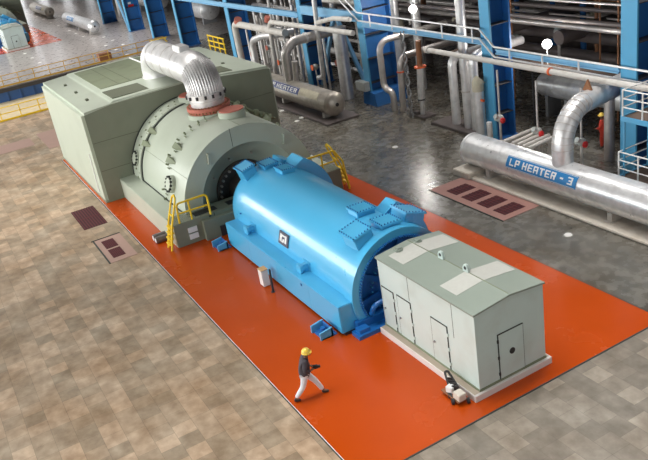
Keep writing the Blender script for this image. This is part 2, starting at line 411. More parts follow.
# ------------------------------------------------------------------ generator
GY, GZ, GR = 11.95, 1.15, 1.93
def generator():
    t = thing('generator', 'big bright blue barrel shaped generator on the orange floor', 'generator', (-24.9, 11.95, 0), 'turbine generators')
    c = MB()
    prof = [(-30.75, .01), (-30.75, .9), (-30.68, 1.25), (-30.5, 1.58), (-30.25, 1.8), (-29.9, 1.91), (-29.5, GR), (-20.0, GR), (-19.95, GR)]
    c.lathe(prof, GY, GZ, 72, -25, 205); c.build('casing', 'blue', t, 50)
    # end ring with bolts, recessed end cover with ribs
    b = MB().band(GY, GZ, 1.62, GR + .05, -20.3, -19.72, -28, 208, 64).keep()
    for k in range(66):
        a = R(-25 + k * 3.5); y, z = GY + math.cos(a) * 1.68, GZ + math.sin(a) * 1.68
        b.cyl((-19.72, y, z), (-19.64, y, z), .035, seg=6)
    b.mark('blue_dark'); b.build('end_ring', 'blue', t)
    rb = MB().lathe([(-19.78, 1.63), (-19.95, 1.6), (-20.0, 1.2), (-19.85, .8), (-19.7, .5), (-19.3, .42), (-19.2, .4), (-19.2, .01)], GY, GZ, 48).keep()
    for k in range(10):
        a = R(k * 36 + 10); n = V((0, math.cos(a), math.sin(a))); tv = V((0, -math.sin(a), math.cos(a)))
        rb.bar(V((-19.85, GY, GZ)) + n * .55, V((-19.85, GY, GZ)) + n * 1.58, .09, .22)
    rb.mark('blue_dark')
    for k in range(40):
        a = R(k * 9); y, z = GY + math.cos(a) * 1.1, GZ + math.sin(a) * 1.1
        rb.cyl((-20, y, z), (-19.84, y, z), .03, seg=6)
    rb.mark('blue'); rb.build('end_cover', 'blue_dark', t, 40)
    MB().tube([(-19.6, 10.55, .55), (-19.45, 10.6, .9), (-19.45, 11.2, .95), (-19.45, 11.7, .6)], .09, 10, .2).build('seal_oil_pipe', 'blue_dark', t)
    # long skirts either side
    for nm, y0, y1 in (('skirt', 9.46, 10.15), ('skirt', 13.75, 14.44)):
        sk = MB().box(-29.6, -19.82, y0, y1, .1, 1.14, .025); o = sk.build(nm, 'blue', t)
        s = MB()
        for k in range(3): s.box(-27.2 + k * 2.6, -27.19 + k * 2.6, y0 - .004, y1, .12, 1.1)
        s.build('skirt_joint', 'col_blue', o)
    MB().box(-29.5, -19.8, 9.56, 14.34, 0, .12).build('sole_plate', 'black', t)
    e = MB().box(-20.0, -19.6, 9.95, 14.0, .0, .42); e.box(-19.7, -19.2, 9.75, 13.9, 0, .16); e.box(-19.6, -19.3, 9.85, 10.25, .14, .3); e.build('end_pedestal', 'blue_dark', t)
    # trunnions above the skirt
    for x in (-27.75, -23.0):
        k = MB().box(x - .26, x + .26, 10.0, 10.1, 1.1, 1.5, .02)
        k.cyl((x, 9.72, 1.3), (x, 10.1, 1.3), .16, seg=18); k.cyl((x, 9.66, 1.3), (x, 9.76, 1.3), .21, seg=18); k.obox((x + .1, 9.92, 1.3), (.08, .2, .3))
        k.build('lifting_trunnion', 'blue', t)
    # hatches with bolted lids
    def onr(x, ang, h=0): a = R(ang); return V((x, GY + math.cos(a) * (GR + h), GZ + math.sin(a) * (GR + h)))
    def hatch(x0, x1, ang, w, h, round_=False, name='hatch', tilt=None):
        a = R(ang if tilt is None else tilt); n = V((0, math.cos(a), math.sin(a))); tv = V((0, math.sin(a), -math.cos(a)))
        mt = Matrix(((1, tv.x, n.x), (0, tv.y, n.y), (0, tv.z, n.z)))
        c0 = onr((x0 + x1) / 2, ang)
        g = MB(); dpt = .75
        g.obox(c0 + n * (h / 2 - dpt / 2), (x1 - x0, w, h + dpt), mt, .03)
        o = g.build(name, 'blue', t)
        l = MB(); top = c0 + n * (h + .03)
        l.obox(top, (x1 - x0 + .1, w + .1, .07), mt, .12 if False else .02)
        b = l.keep(); nx, ny = 7, 7
        for i in range(nx):
            for s in (-1, 1):
                p = top + mt @ V(((i / (nx - 1) - .5) * (x1 - x0), s * w / 2, .035)); b.cyl(p, p + n * .045, .022, seg=6)
                p = top + mt @ V((s * (x1 - x0) / 2, (i / (nx - 1) - .5) * w, .035)); b.cyl(p, p + n * .045, .022, seg=6)
        b.mark('blue_dark'); b.build('lid', 'blue', o)
    hatch(-30.25, -29.4, 118, .62, .36, tilt=106)
    hatch(-29.85, -29.05, 92, .62, .08)
    hatch(-28.55, -27.8, 86, .6, .1)
    hatch(-21.0, -20.1, 119, .72, .36, tilt=105)
    hatch(-20.75, -20.05, 88, .75, .12)
    hatch(-22.3, -21.6, 88, .72, .12)
    hatch(-21.1, -20.2, 57, .8, .4, tilt=72)
    # raised saddle ducts on the far shoulder
    for x0, x1 in ((-29.4, -28.35), (-21.95, -21.3)):
        pl = lambda a, r_: (GY + math.cos(R(a)) * r_, GZ + math.sin(R(a)) * r_)
        MB().prism([pl(72, GR - .1)] + [pl(71.5, GR)] + [pl(62 - k * 4, GR + .5) for k in range(18)] + [pl(-6 + k * 6, GR - .12) for k in range(13)], 'x', x0, x1).build('saddle_duct', 'blue', t)
    MB().band(GY, GZ, GR - .1, GR + .16, -30.4, -29.3, 50, 72, 6).build('saddle_duct_flange', 'blue', t)
    # name plate
    a = R(163); n = V((0, math.cos(a), math.sin(a))); tv = V((0, math.sin(a), -math.cos(a)))
    c0 = V((-24.87, GY, GZ)) + n * (GR + .02); mt = Matrix(((1, -tv.x, n.x), (0, -tv.y, n.y), (0, -tv.z, n.z)))
    p = MB().obox(c0, (.78, .5, .04), mt).build('name_plate', 'label', t)
    g = MB()
    for (u, v, w, h) in ((-.2, -.02, .16, .3), (.2, -.02, .14, .3), (-.02, -.12, .5, .07), (.02, .05, .12, .1), (-.1, .12, .3, .05)):
        g.obox(c0 + mt @ V((u, v, .025)), (w, h, .012), mt)
    g.build('plate_emblem', 'paper', p)
    w = MB(); w.cyl((-29.0, 10.1, 1.55), (-29.0, 10.0, 1.55), .03); w.bar((-22.5, 9.44, .9), (-22.5, 9.44, .98), .02, .06); w.build('earth_stud', 'blue_dark', t)
    return t
gen = generator()

# ------------------------------------------------------------------ low pressure casing (dome) with bench base
DY, DZ, DR, DX0, DX1 = 11.95, .97, 3.43, -40.0, -32.1
def dome():
    t = thing('low_pressure_casing', 'pale green half round turbine casing behind the blue generator', 'turbine casing', (-36, 11.95, 0), 'turbine casings')
    # outer shell, open towards the generator
    shell = MB().lathe([(DX0, DR), (-33.0, DR), (DX1, DR - .04)], DY, DZ, 72, 0, 180).keep()
    MB().band(DY, DZ, DR - .02, DR + .10, DX0, -38.6, 0, 180, 72).build('rear_flange', 'turbine', t)
    MB().band(DY, DZ, DR - .01, DR + .05, -38.62, -38.5, 0, 180, 72).build('flange_seam', 'seam', t)
    MB().band(DY, DZ, DR + .08, DR + .14, -40.0, -39.9, 0, 180, 72).build('wall_seam', 'seam', t)
    # annular front wall and recessed cone
    fw = MB(); IR, IZ = 2.52, DZ
    fw.band(DY, DZ, IR, DR - .03, DX1 - .12, DX1, 0, 180, 64); f = fw.build('front_wall', 'turbine', t)
    sm = MB().box(DX1 - .01, DX1 + .006, DY - .02 - .5, DY + .0 - .5, DZ + 2.5, DZ + 3.38); sm.build('front_seam', 'seam', f)
    MB().lathe([(DX1 - .05, IR), (-32.32, IR - .06), (-33.0, 1.75), (-33.2, 1.40)], DY, DZ, 64, -20, 200).build('inner_cone', 'turbine', t, 60)
    sg = MB().lathe([(-33.3, 1.46), (-33.12, 1.44), (-33.05, 1.4), (-33.05, 1.15), (-33.35, 1.08), (-33.35, .75), (-32.6, .68), (-30.7, .6), (-30.7, .01)], DY, DZ, 48).keep(); b = sg
    for k in range(30):
        a = R(k * 12); b.cyl((-33.07, DY + math.cos(a) * 1.27, DZ + math.sin(a) * 1.27), (-32.93, DY + math.cos(a) * 1.27, DZ + math.sin(a) * 1.27), .06, seg=8)
        b.cyl((-32.95, DY + math.cos(a) * 1.85, DZ + math.sin(a) * 1.85), (-32.7, DY + math.cos(a) * 1.82, DZ + math.sin(a) * 1.82), .05, seg=8) if k % 3 == 0 and 15 < k * 12 < 170 else None
    b.mark('clad_dull'); b.build('shaft_gland', 'gland', t, 40)
    # grips on the front wall
    for a in (128, 47):
        p = V((DX1 + .1, DY + math.cos(R(a)) * 2.95, DZ + math.sin(R(a)) * 2.95)); u = V((0, .12, .99))
        MB().tube([p - u * .22 - V((.12, 0, 0)), p - u * .22, p + u * .22, p + u * .22 - V((.12, 0, 0))], .045, 8, .05).build('grip_handle', 'turbine', t)
    # gussets, studs and manhole lids on the shell
    def pt(x, a, h=0): return V((x, DY + math.cos(R(a)) * (DR + h), DZ + math.sin(R(a)) * (DR + h)))
    for x in (-38.5, -34.6):
        for a in (145, 133, 35, 47):
            n = (pt(x, a, 1) - pt(x, a)).normalized(); u = V((0, -n.z, n.y))
            q = MB(); A, B, C_ = pt(x, a, 0) - n * .05, pt(x + .75, a, 0) - n * .05, pt(x + .02, a, .26)
            q.rings([[A - u * .17, A + u * .17, B + u * .03, B - u * .03], [C_ - u * .15, C_ + u * .15, C_ + u * .15 + V((.06, 0, 0)), C_ - u * .15 + V((.06, 0, 0))]])
            q.build('gusset', 'olive', t)
    q = shell
    for x in (-39.3, -34.9):
        for a in list(range(100, 180, 7)):
            if 155 < a < 168: continue
            q.cyl(pt(x + .15 * (a % 2), a, .0), pt(x + .15 * (a % 2), a, .15), .05, seg=8)
            q.bar(pt(x + .35, a + 2, .08), pt(x + .62, a + 2, .08), .05, .05)
    q.mark('olive'); q.build('shell', 'turbine', t, 30)
    for x in (-39.3, -33.75):
        n = (pt(x, 161, 1) - pt(x, 161)).normalized()
        o = MB().cyl(pt(x, 161, -.05), pt(x, 161, .16), .42, seg=28); ho = None
        b = o.keep()
        for k in range(12):
            a = R(k * 30); p = pt(x, 161, .16) + V((math.cos(a) * .36, 0, 0)) + V((0, -n.z, n.y)) * math.sin(a) * .36
            b.cyl(p, p + n * .1, .05, seg=6)
        b.mark('seam'); ho = b.build('manhole', 'turbine', t)
        MB().cyl(pt(x, 161, .12), pt(x, 161, .24), .30, seg=24).build('manhole_lid', 'turbine', ho)
    # red topped relief covers on the crown
    for x, y in ((-33.95, 12.4), (-38.95, 12.15)):
        z = DZ + math.sqrt(DR ** 2 - (y - DY) ** 2)
        c = MB().cyl((x, y, z - .25), (x, y, z + .30), .66, seg=32); co = c.build('relief_cover', 'turbine', t)
        MB().cyl((x, y, z + .28), (x, y, z + .345), .60, seg=32).build('cover_top', 'red_lead', co)
    MB().cyl((-35.75, 11.95, 4.2), (-35.75, 11.95, 4.47), 1.08, seg=40).build('nozzle_base', 'turbine', t)
    # seam lines and a crown pipe
    sm = MB()
    for a in (90, 150, 30): 
        p = pt(-38.4, a, .0); n = (pt(0, a, 1) - pt(0, a)).normalized(); u = V((0, -n.z, n.y))
        sm.bar(pt(-38.4, a, .0), pt(DX1 + .02, a, .0), .014, .012)
    sm.build('shell_joint', 'olive', t)
    g = MB()
    g.tube([(-39.7, 14.2, 3.75), (-39.6, 14.9, 3.3), (-39.6, 15.6, 2.75), (-39.6, 16.4, 2.2), (-39.6, 17.0, 1.9)], .07, 8)
    for y, z in ((14.9, 3.3), (15.2, 3.05), (15.9, 2.55), (16.2, 2.35), (16.45, 2.2), (16.7, 2.05)): g.ball((-39.6, y, z), .2, 8, 6)
    g.build('crown_pipe', 'olive', t)
    # bench base
    for y0, y1 in ((7.6, 8.95), (14.95, 16.3)):
        b = MB().box(-40, -31.25, y0, y1, 0, 1.1, .02); bo = b.build('bench', 'turbine', t)
        s = MB(); yy = y0 + .88 if y0 < 10 else y1 - .88
        s.box(-40, -32.3, yy - .03, yy + .03, 1.1, 1.115); s.build('bench_groove', 'seam', bo)
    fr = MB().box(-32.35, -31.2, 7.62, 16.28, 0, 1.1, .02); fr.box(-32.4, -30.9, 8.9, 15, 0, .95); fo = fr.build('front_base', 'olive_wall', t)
    g = MB(); g.box(-31.95, -31.45, 8.75, 9.85, 1.09, 1.115); g.box(-31.95, -31.45, 10.4, 11.2, 1.09, 1.115); g.build('step_grate', 'black', fo)
    n = MB()
    for z in (.68, .36):
        n.obox((-31.16, 8.42, z), (.06, .42, .24))
    n.build('notice_plate', 'paper', fo)
    s = MB().box(-31.22, -31.19, 9.55, 9.58, 0, 1.1); s.box(-31.19, -31.15, 9.3, 9.4, .98, 1.04); s.build('base_joint', 'seam', fo)
    MB().box(-31.25, -30.85, 9.6, 14.3, 0, .5).build('coupling_pedestal', 'dark_steel', t)
    return t
lp = dome()

# ------------------------------------------------------------------ high turbine enclosure (big box)
BX0, BX1, BY0, BY1 = -51.25, -40.0, 6.6, 17.5
def enclosure():
    t = thing('turbine_enclosure', 'large pale green box shaped turbine enclosure under the crossover pipe', 'enclosure', (-45.5, 12, 0), 'turbine enclosures')
    s = MB().prism([(BY0, .0), (BY1, .0), (BY1, 4.78), (12.3, 5.24), (8.2, 5.17), (BY0, 4.98)], 'x', BX0, BX1)
    es = [e for e in s.bm.edges if e.calc_length() > 3 and max(v.co.z for v in e.verts) > 4.5 or (abs(e.verts[0].co.z - e.verts[1].co.z) > 3)]
    bmesh.ops.bevel(s.bm, geom=es, offset=.16, segments=4, affect='EDGES')
    s.build('housing', 'turbine', t, 40)
    MB().prism([(8.65, 5.15), (12.3, 5.2), (15.0, 4.95), (15.0, 5.035), (12.3, 5.275), (8.65, 5.21)], 'x', -50.5, -43.75).build('roof_panel', 'olive', t)
    l = MB()
    for y, z in ((9.7, 5.228), (10.4, 5.24)): l.box(-50.45, -43.8, y, y + .03, z - .01, z + .008)
    l.build('panel_joint', 'olive_dark', t)
    MB().box(-42.75, -40.6, 8.5, 10.5, 5.15, 5.225).build('roof_grating', 'olive_dark', t)
    MB().prism([(14.5, 4.95), (15.4, 4.87), (15.4, 5.0), (14.5, 5.075)], 'x', -42.4, -40.6).build('roof_hatch', 'olive_dark', t)
    MB().cyl((-50.5, 12.35, 5.31), (-44.4, 12.35, 5.31), .05, seg=8).build('roof_conduit', 'white', t)
    for x in (-48.04, -45.16, -42.47): MB().box(x - .12, x + .12, 7.47, 7.62, 5.03, 5.14).build('lifting_eye', 'olive_dark', t)
    for x in (-45.5, -43.2): MB().box(x - .12, x + .12, 15.8, 15.95, 4.85, 4.98).build('lifting_eye', 'olive_dark', t)
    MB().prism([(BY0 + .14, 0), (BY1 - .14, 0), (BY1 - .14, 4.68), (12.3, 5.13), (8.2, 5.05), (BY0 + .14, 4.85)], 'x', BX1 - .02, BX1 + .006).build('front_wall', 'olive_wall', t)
    j = MB()
    for z in (1.75, 3.3): j.box(BX1 - .01, BX1 + .016, BY0 + .2, BY1 - .2, z, z + .025)
    j.build('wall_joint', 'olive_dark', t)
    MB().bar((-40.9, BY0 - .02, 2.6), (-41.2, BY0 - .02, .3), .06, .08).build('cable_trunking', 'white', t)
    MB().box(BX0 - .02, BX1 + .02, BY0 - .02, BY1 + .02, 0, .1).build('skirting', 'olive', t)
    return t
enc = enclosure()

# ------------------------------------------------------------------ crossover pipe
def crossover():
    t = thing('crossover_pipe', 'fat silver insulated pipe arching from enclosure roof to turbine casing crown', 'pipe', (-35.75, 11.95, 4.47), 'crossover pipes')
    PR = .84; Y = 11.95
    ZT, XL = 6.42, -43.35
    tb = MB().tube([(XL, Y, 5.1), (XL, Y, ZT), (-35.75, Y, ZT), (-35.75, Y, 4.6)], PR, 36, .95, 10).keep()
    for x in (-41.1, -39.6, -38.1): tb.cyl((x, Y, ZT), (x + .04, Y, ZT), PR + .012, seg=36)
    tb.mark('clad_dull'); tb.build('insulated_pipe', 'clad', t, 60)
    # fluted cladding over the near elbow and drop
    c = MB(); pts = fillet([V((-37.0, Y, ZT)), V((-35.75, Y, ZT)), V((-35.75, Y, 5.3))], .95, 12)
    for k in range(40):
        a = 2 * PI * k / 40
        line = []
        for i, p in enumerate(pts):
            tdir = (pts[min(i + 1, len(pts) - 1)] - pts[max(i - 1, 0)]).normalized()
            u = V((0, 1, 0)); w = tdir.cross(u)
            line.append(p + (u * math.cos(a) + w * math.sin(a)) * (PR + .01))
        c.tube(line[5:], .04, 6)
    c.build('fluted_cladding', 'clad', t, 60)
    b = MB(); b.cyl((-35.75, Y, 5.18), (-35.75, Y, 5.42), PR + .1, seg=36); b.cyl((-35.75, Y, 5.0), (-35.75, Y, 5.06), PR + .04, seg=36); b.keep(); q = b
    for k in range(14):
        a = R(k * 26); p = V((-35.75 + math.cos(a) * (PR + .12), Y + math.sin(a) * (PR + .12), 5.3)); q.obox(p, (.1, .1, .16))
    q.mark('dark_steel'); q.build('clamp_band', 'clad', t)
    f = MB(); f.cyl((-35.75, Y, 4.62), (-35.75, Y, 4.79), 1.08, seg=44); f.cyl((-35.75, Y, 4.47), (-35.75, Y, 4.62), 1.0, seg=36); f.keep(); q = f
    for k in range(36):
        a = R(k * 10); p = V((-35.75 + math.cos(a) * 1.0, Y + math.sin(a) * 1.0, 4.5)); q.cyl(p, p + V((0, 0, .34)), .045, seg=6)
    q.mark('rust'); q.build('flange', 'red_lead', t)
    for x in (-42.2,):
        MB().cyl((x, Y, ZT), (x + .12, Y, ZT), PR + .05, seg=36).build('joint_band', 'clad', t)
    MB().cyl((XL, Y, 5.1), (XL, Y, 5.3), PR + .06, seg=36).build('roof_collar', 'clad', t)
    MB().box(-38.45, -37.35, Y - .32, Y + .22, ZT + .72, ZT + 1.06, .04).build('expansion_box', 'clad', t)
    return t
xp = crossover()

# ------------------------------------------------------------------ yellow ladders and handrails on the casing base
def ladder(name, y, sgn, label, x=-31.45):
    t = thing(name, label, 'ladder', (x, y, 0), 'yellow ladders')
    yy = y
    for dx in (-.25, .25):
        MB().tube([(x + dx, yy - sgn * .14, 0), (x + dx, yy + sgn * .14, 1.15), (x + dx, yy + sgn * .50, 2.1), (x + dx * .8, yy + sgn * .58, 2.3), (x, yy + sgn * .62, 2.4)], .05, 8, .12).build('stile', 'yellow', t)
    for z in (.25, .5, .75, 1.0):
        q = yy + sgn * (-.14 + .28 * z / 1.15)
        MB().box(x - .25, x + .25, q - .1, q + .1, z, z + .05).build('tread', 'yellow', t)
    q = yy + sgn * .29
    MB().box(x - .25, x + .25, q - .03, q + .03, 1.52, 1.58).build('cross_bar', 'yellow', t)
    return t
ladder('yellow_ladder', 7.42, 1, 'yellow step ladder leaning on the near side of turbine base')
ladder('yellow_ladder', 16.5, -1, 'yellow step ladder partly hidden beyond the blue generator')
def handrail(label, pts, post_pts, mid):
    t = thing('yellow_handrail', label, 'handrail', (pts[0][0], pts[0][1], 1.1), 'yellow handrails')
    MB().tube(pts, .05, 8, .16).build('top_rail', 'yellow', t)
    for p in post_pts: MB().cyl(p, (p[0], p[1], pts[1][2]), .045, seg=8).build('post', 'yellow', t)
    MB().tube(mid, .042, 8).build('middle_rail', 'yellow', t)
    return t
handrail('yellow handrail on the casing base beside the near ladder', [(-31.3, 7.95, 1.1), (-31.3, 8.0, 2.02), (-31.3, 9.45, 2.02), (-31.1, 9.38, 1.1)], [(-31.3, 8.55, 1.1)], [(-31.3, 7.95, 1.55), (-31.2, 9.42, 1.55)])
handrail('yellow handrail on the casing base beyond the generator, sloping to floor', [(-31.1, 14.0, 1.1), (-31.1, 14.0, 2.15), (-31.1, 16.0, 2.12), (-31.0, 16.35, 1.5), (-30.9, 16.45, .05)], [(-31.1, 15.3, 1.1)], [(-31.1, 14.0, 1.6), (-31.1, 16.2, 1.6)])

# ------------------------------------------------------------------ the next turbine set, far down the hall
for o, l in ((cabin, 'small distant green cabin in the far corner beyond the pit'), (gen, 'distant blue generator behind the far cabin'),
             (lp, 'distant green turbine casing with blue generator before it'), (enc, 'distant green turbine enclosure at the edge of the far orange floor')):
    copy_tree(o, (GAP, .5, 0), l)

# ------------------------------------------------------------------ LP heaters (tanks along the far side)
TY, TZ, TR = 22.0, 1.05, .74
def heater(x0, x1, mat, label, group, sign=None, supports=(), dish='left'):
    t = thing('heater_tank', label, 'tank', ((x0 + x1) / 2, TY, 0), group)
    def head(x, s): return [(x + s * .34, .01), (x + s * .32, TR * .3), (x + s * .22, TR * .68), (x + s * .09, TR * .92), (x, TR)]
    prof = head(x0, -1) + head(x1, 1)[::-1]
    prof.insert(5, (x0 + .02, TR + .03)); prof.insert(6, (x0 + .14, TR + .03)); prof.insert(7, (x0 + .16, TR))
    prof[-5:-5] = [(x1 - .16, TR), (x1 - .14, TR + .03), (x1 - .02, TR + .03)]
    b = MB().lathe(prof, TY, TZ, 40); x = x0 + 1.3
    while x < x1 - .5: b.band(TY, TZ, TR - .02, TR + .008, x, x + .05, 0, 360, 40); x += 1.25
    b.build('shell', mat, t, 40)
    for sx in supports:
        s = MB().box(sx - .2, sx + .2, TY - .62, TY + .62, .0, .12); s.box(sx - .12, sx + .12, TY - .5, TY + .5, .1, .45); s.build('saddle', 'white_lag', t)
    for xx, s in ((x0 - .34, -1), (x1 + .34, 1)):
        MB().cyl((xx - .03, TY, TZ), (xx + .03, TY, TZ), .12, seg=16).build('end_boss', 'dark_steel', t)
    if sign:
        sx0, sx1, a0, a1, text, matn, ltr = sign
        def fn(u, v, h): a = R(a1 - (a1 - a0) * v); return V((sx0 + u * (sx1 - sx0), TY + math.cos(a) * (TR + .02 + h), TZ + math.sin(a) * (TR + .02 + h)))
        p = MB().band(TY, TZ, TR - .01, TR + .02, sx0, sx1, a0, a1, 10).build('sign', matn, t)
        if text:
            g = MB(); n = len(text.replace(' ', '')); sp = text.count(' ')
            cw = .92 / (n * 1.28 + sp * .45); lettering(g, text, fn, .05, .22, cw, .56, cw * .28, .008); g.build('lettering', 'white', p)
        fr = MB()
        for (u0, u1, v0, v1) in ((0.005, .995, .03, .06), (.005, .995, .93, .96), (.005, .012, .03, .96), (.988, .995, .03, .96)):
            fr.rings([[fn(u0, v0, 0), fn(u1, v0, 0), fn(u1, v1, 0), fn(u0, v1, 0)], [fn(u0, v0, .005), fn(u1, v0, .005), fn(u1, v1, .005), fn(u0, v1, .005)]])
        fr.build('sign_border', 'white', p)
    return t
heat3 = heater(-28.25, -11.8, 'tank', 'long silver heater tank with blue and white lettered sign', 'heater tanks', (-25.0, -20.92, 133, 175, 'LP HEATER - 3', 'sign', 1), (-26.6, -19.4, -13))
heat2 = heater(-56.0, -41.6, 'tank_old', 'dull brownish silver heater tank with navy sign beside the green enclosure', 'heater tanks', (-49.8, -45.2, 128, 166, 'LP HEATER', 'sign_navy', 1), (-54, -48.2, -42.4))
MB().band(TY, TZ, TR - .01, TR + .015, -45.1, -42.6, 122, 162, 10).build('bright_plate', 'beige_lag', heat2)
copy_tree(heat3, (GAP, 0, 0), 'small distant silver heater tank at the end of far pipework')
copy_tree(heat2, (GAP, 0, 0), 'distant dull heater tank beyond the far silver one')
# kerb slabs below the tanks
tag(MB().box(-27.6, -11, 20.95, 23.2, 0, .10, .03).build('concrete_slab', 'cream'), 'pale worn concrete kerb slab below the silver sign tank', 'slab', 'tank slabs')
tag(MB().box(-56, -40.9, 20.9, 23.3, 0, .12, .03).build('concrete_slab', 'dark_pipe'), 'dark slab under the dull brownish heater tank', 'slab', 'tank slabs')
tag(MB().box(-28.4, -27.2, 20.85, 21.9, .0, .32, .03).build('concrete_block', 'cream'), 'small cream concrete block beside pink plate at the tank head', 'block')
tag(MB().box(-35.6, -31.05, 24.9, 26.3, .0, .16, .02).build('concrete_pad', 'dark_pipe'), 'low grey pad under the row of thick upright pipes', 'pad')

# ------------------------------------------------------------------ blue columns
def column(x, w, label, boot, dp=2.3, ht=8.4):
    t = thing('steel_column', label, 'column', (x + w / 2, 25.2, 0), 'blue steel columns')
    MB().box(x, x + w, 25.2, 25.3, 0, ht).build('front_flange', 'col_blue', t)
    yr = 25.3 + dp
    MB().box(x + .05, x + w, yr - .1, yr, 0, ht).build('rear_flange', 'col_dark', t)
    MB().box(x + w * .25, x + w * .25 + .06, 25.3, yr - .1, 0, ht).build('web', 'col_dark', t)  # web and rear flange take the blue with shade painted in
    for k in range(1, 6):
        z = k * 1.55 - .2
        if z < ht: MB().box(x + w * .25, x + w - .02, 25.3, yr - .1, z, z + .04).build('stiffener', 'dark_steel', t)
    if boot:
        MB().prism([(x - .2, 0), (x + w + .75, 0), (x + w + .6, .85), (x - .05, .85)], 'y', 25.05, yr + .05).build('base_boot', 'col_dark', t)
    else:
        MB().box(x - .05, x + w + .05, 25.1, yr + .1, 0, .06).build('base_plate', 'col_dark', t)
    return t
for x, w, l, b, dp in ((-112.9, .6, 'most distant blue steel column, at the frame top', 0, 1.8), (-99.7, .62, 'far blue column carrying a small red and white notice', 0, 1.8), (-89.9, .62, 'tall blue column behind the crossover pipe bend', 0, 1.8),
                   (-79.8, .62, 'blue column beside the yellow barrier, behind the crossover pipe', 0, 1.8), (-65.4, .75, 'blue column standing just behind the green enclosure roof', 0, 1.7),
                   (-51.2, .6, 'blue column hidden among silver pipes over the dull heater tank', 0, 1.7), (-43.0, .68, 'blue column with wide deep blue foot beside the dull tank end', 1, 2.1),
                   (-30.95, .72, 'broad blue column behind thick upright pipes with crooked handrail', 0, 1.25), (-22.15, .8, 'pale blue column at the frame edge beside the white railed platforms', 0, 1.3)):
    column(x, w, l, b, dp)
t = thing('notice_board', 'small red and white notice fixed on the far blue column', 'notice', (-99.45, 26.2, 2.9))
MB().box(-99.5, -99.42, 25.75, 26.55, 2.9, 3.6).build('board', 'sign', t)
MB().box(-99.43, -99.4, 25.8, 26.5, 2.95, 3.2).build('red_band', 'red', t)
MB().box(-99.43, -99.4, 25.85, 26.2, 3.28, 3.5).build('white_panel', 'paper', t)
# beams and braces
def beam(x0, x1, z, h, label, y=25.12):
    m = MB(); m.box(x0, x1, y - .02, y + .22, z - h, z - h + .06); m.box(x0, x1, y + .06, y + .12, z - h, z); m.box(x0, x1, y - .02, y + .22, z - .06, z)
    return tag(m.build('steel_beam', 'beam_blue'), label, 'beam', 'blue steel beams')
beam(-79.2, -51.2, 5.42, .4, 'pale blue beam over the pipes above the enclosure')
beam(-50.6, -43, 5.95, .6, 'pale blue beam above the inverted V brace')
beam(-42.3, -30.6, 5.35, .28, 'pale blue walkway beam left of the crooked handrail')
beam(-29.8, -22.2, 4.95, .24, 'pale blue walkway beam right of the crooked handrail')
beam(-99, -80, 5.5, .4, 'pale blue beam linking the far columns')
def brace(p, q, l): tag(MB().bar(p, q, .22, .26).build('diagonal_brace', 'beam_blue'), l, 'brace', 'blue diagonal braces')
brace((-47.0, 25.9, 5.5), (-50.35, 25.9, 0), 'pale blue brace slanting left from the inverted V apex')
brace((-47.0, 25.9, 5.5), (-44.0, 25.9, .9), 'pale blue brace slanting right down to the wide column foot')
brace((-104.5, 25.4, 7.0), (-100.2, 25.4, .0), 'thin grey blue brace beside the most distant columns')
tag(MB().box(-43.5, -42.3, 24.75, 25.15, .95, 1.55, .03).build('junction_box', 'grey_valve'), 'grey junction box on the wide blue column foot', 'box')

# ------------------------------------------------------------------ handrails / walkway pipes
def rail(name, pts, r, mat, label, cat, group, posts=(), drop=.5):
    t = thing(name, label, cat, pts[0], group)
    MB().tube(pts, r, 10, .12).build('rail', mat, t)
    MB().tube([V(p) - V((0, 0, drop)) for p in pts], r, 10, .12).build('rail', mat, t)
    for x, z in posts: MB().cyl((x, pts[0][1], z), (x, pts[0][1], z - drop - .25), r * .9, seg=8).build('post', mat, t)
    return t
rail('walkway_handrail', [(-44.4, 24.95, 7.2), (-42.4, 24.95, 6.0), (-30.75, 24.95, 5.92), (-29.7, 24.95, 5.12), (-20, 24.95, 5.05)], .05, 'clad', 'long pale double handrail stepping down past the broad blue column', 'handrail', 'walkway rails',
     [(-41, 5.98), (-38.6, 5.97), (-36.2, 5.96), (-33.8, 5.94), (-31.3, 5.93), (-28.6, 5.1), (-26.4, 5.09), (-24.2, 5.08)])

# ------------------------------------------------------------------ pipes
def pipe(name, label, pts, r, mat, bend=.5, group='process pipes', bands=(), caps=(), seg=14):
    t = thing(name, label, 'pipe', pts[0], group)
    MB().tube(pts, r, seg, bend).build('run', mat, t, 60)
    for p, q, mm in bands: MB().cyl(p, q, r + .05, seg=seg).build('clamp', mm, t)
    return t
def vp(x, y, z0, z1, r, mat, label, bands=(), name='vertical_pipe', group='upright pipes'):
    return pipe(name, label, [(x, y, z0), (x, y, z1)], r, mat, 0, group, bands)
pipe('insulated_pipe', 'long white lagged pipe with capped end crossing the broad blue column', [(-34.9, 24.6, 4.53), (-18, 24.6, 4.5)], .135, 'white_lag', 0, 'long lagged pipes', [((-25.6, 24.6, 4.51), (-25.5, 24.6, 4.51), 'orange_clamp'), ((-34.91, 24.6, 4.53), (-34.65, 24.6, 4.53), 'white_lag')])
pipe('insulated_pipe', 'white lagged pipe with square bend nearest the enclosure roof', [(-61.3, 24.3, 0), (-61.5, 24.3, 4.05), (-51.9, 24.3, 4.07)], .27, 'white_lag', .5, 'long lagged pipes', [((-60.6, 24.3, 4.2), (-60.4, 24.3, 4.5), 'red_lead')])
pipe('insulated_pipe', 'silver pipe hooking over below the white lagged pipe', [(-58.4, 24.3, 0), (-58.4, 24.3, 2.9), (-56.1, 24.3, 3.5), (-54.2, 24.5, 3.7), (-53.8, 26, 3.7)], .27, 'clad', .8, 'long lagged pipes')
pipe('insulated_pipe', 'slim lagged pipe turning down in front of the first grey pipes', [(-54.5, 24.2, 0), (-54.2, 24.2, 4.75), (-41.9, 24.2, 4.93)], .17, 'white_lag', .55, 'long lagged pipes', [((-54.5, 24.2, 4.75), (-54.3, 24.2, 5.1), 'red_lead')])
